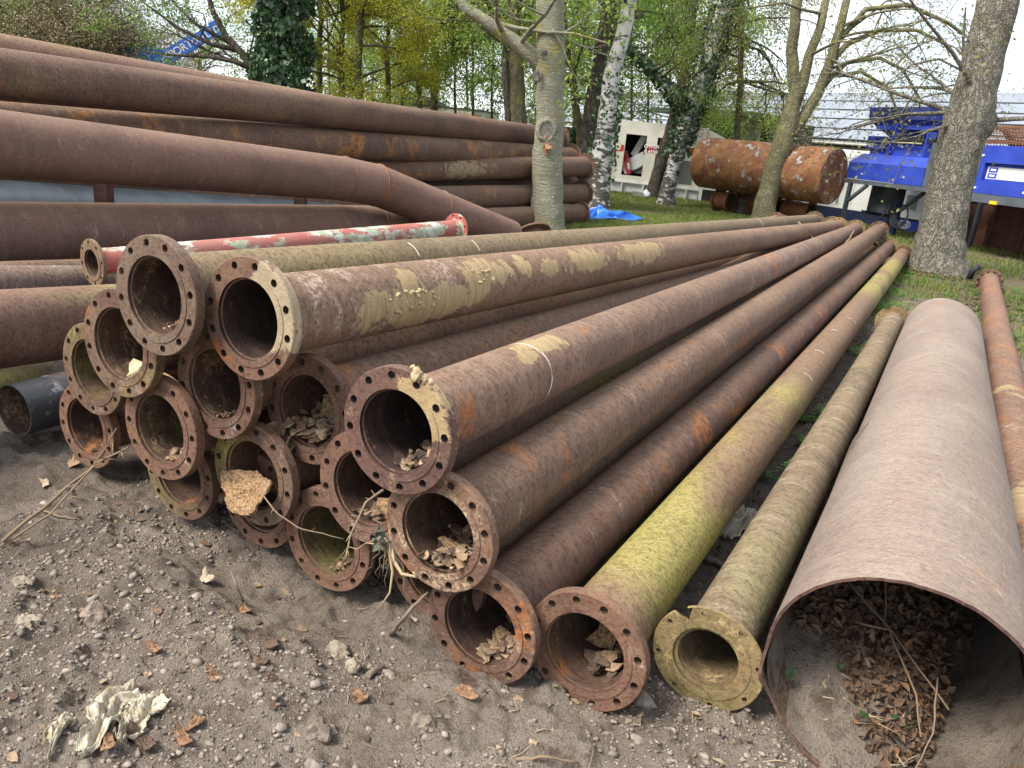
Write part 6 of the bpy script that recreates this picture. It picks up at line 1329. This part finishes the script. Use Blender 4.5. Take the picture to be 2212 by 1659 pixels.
# herbs (cow parsley like) as small fern-leaf plants
M_herb = islands('herb_leaves', [(.10, .21, .035), (.15, .28, .055), (.07, .15, .03)], .55, .3, .25)
def herb(x, y, r, n_, seed):
    rg = np.random.default_rng(seed); z = gz(x, y); V = []
    for k in range(n_):
        a = rg.uniform(0, 6.28); l = r*rg.uniform(.5, 1.1); dv_ = np.array([math.cos(a), math.sin(a), 0]); s_ = np.array([-math.sin(a), math.cos(a), 0]); el = rg.uniform(.3, .9)
        for j in range(1, 9):
            t = j/8; c0 = np.array([x, y, z+.01])+dv_*l*t+np.array([0, 0, 1])*l*el*math.sin(t*2.2)*.8; w_ = l*.34*(1.05-t)
            for sg in (-1, 1):
                for m_ in range(2):
                    c1 = c0+s_*sg*w_*(.45+.5*m_)+dv_*w_*.3+np.array([0, 0, rg.normal(0, .006)]); q_ = w_*.34
                    V.append([c1-dv_*q_, c1+s_*sg*q_*.8+np.array([0, 0, .004]), c1+dv_*q_, c1-s_*sg*q_*.8])
    return V
V = []; rg = random.Random(8)
for i in range(260):
    if i < 120: x = rg.uniform(-.55, 1.9); y = rg.uniform(9.8, 17.0)
    elif i < 190: x = rg.choice([-.72, -.78, -.42, -.50])+rg.gauss(0, .05)+0; y = rg.uniform(4.0, 16.5)
    elif i < 235: x = rg.uniform(1.25, 2.3); y = rg.uniform(6.5, 13)
    else: x = rg.uniform(-8.0, -5.9); y = rg.uniform(12.0, 14.0)
    if abs(x-(.17)) < .42 and y < 9.3: continue
    if fbm(np.array([x]), np.array([y]), .9, 2, 6)[0] < .42: continue
    V += herb(x, y, rg.uniform(.08, .20), rg.randint(4, 8), i)
tag(quads('ground_herbs', np.array(V), M_herb), 'fresh green feathery herbs growing between the pipes and round the big tree', 'herbs', None, 'stuff')
# small clumps poking out by the pipe ends in the leaf litter
# moss and litter collar at the big tree, earth bank at the right-hand flange
nr = np.random.default_rng(3); a = nr.uniform(0, 6.28, 2600); rr = .50+np.abs(nr.normal(0, .16, 2600)); bb = G(2026, 590); x, y = bb[0]+np.cos(a)*rr, bb[1]+np.sin(a)*rr; z = gheight(x, y)+np.clip(.62-rr, 0, .3)*nr.random(2600)*1.3
tag(quads('moss_collar', leaves_np(np.stack([x, y, z+.02], 1), .03, nr, 1, .5, .2), islands('moss_tufts', [(.10, .11, .03), (.16, .14, .06), (.07, .07, .03), (.20, .15, .09)], .9)), 'brownish moss and litter round the foot of the big leaning tree', 'moss', None, 'stuff')
pfz = np.array([pf[0], pf[1], 0]); r = np.random.default_rng(7); P3 = np.stack([pfz[0]+r.normal(0, .33, 900), pfz[1]-.6+r.normal(0, 1.0, 900), np.zeros(900)], 1); P3[:, 2] = gheight(P3[:, 0], P3[:, 1])+.05*r.random(900)*np.exp(-((P3[:, 0]-pfz[0])/.3)**2)
scatter_lumps('dug_earth', 'dark dug earth heaped round the far end of the orange brown pipe', 'earth', P3, r.lognormal(-3.5, .4, 900), M_loose, 4, 1, .8)
p = pfz+np.array([-.14, -.05, .30]); mb = MB(); mb.tube([p+np.array([-.16, 0, -.12]), p+np.array([-.14, 0, .03]), p+np.array([-.05, 0, .12])], .05, 8); tag(mb.build('rubber_strap', M_dark), 'black rubber piece hooked on the bolted flange of the orange brown pipe', 'rubber strap')
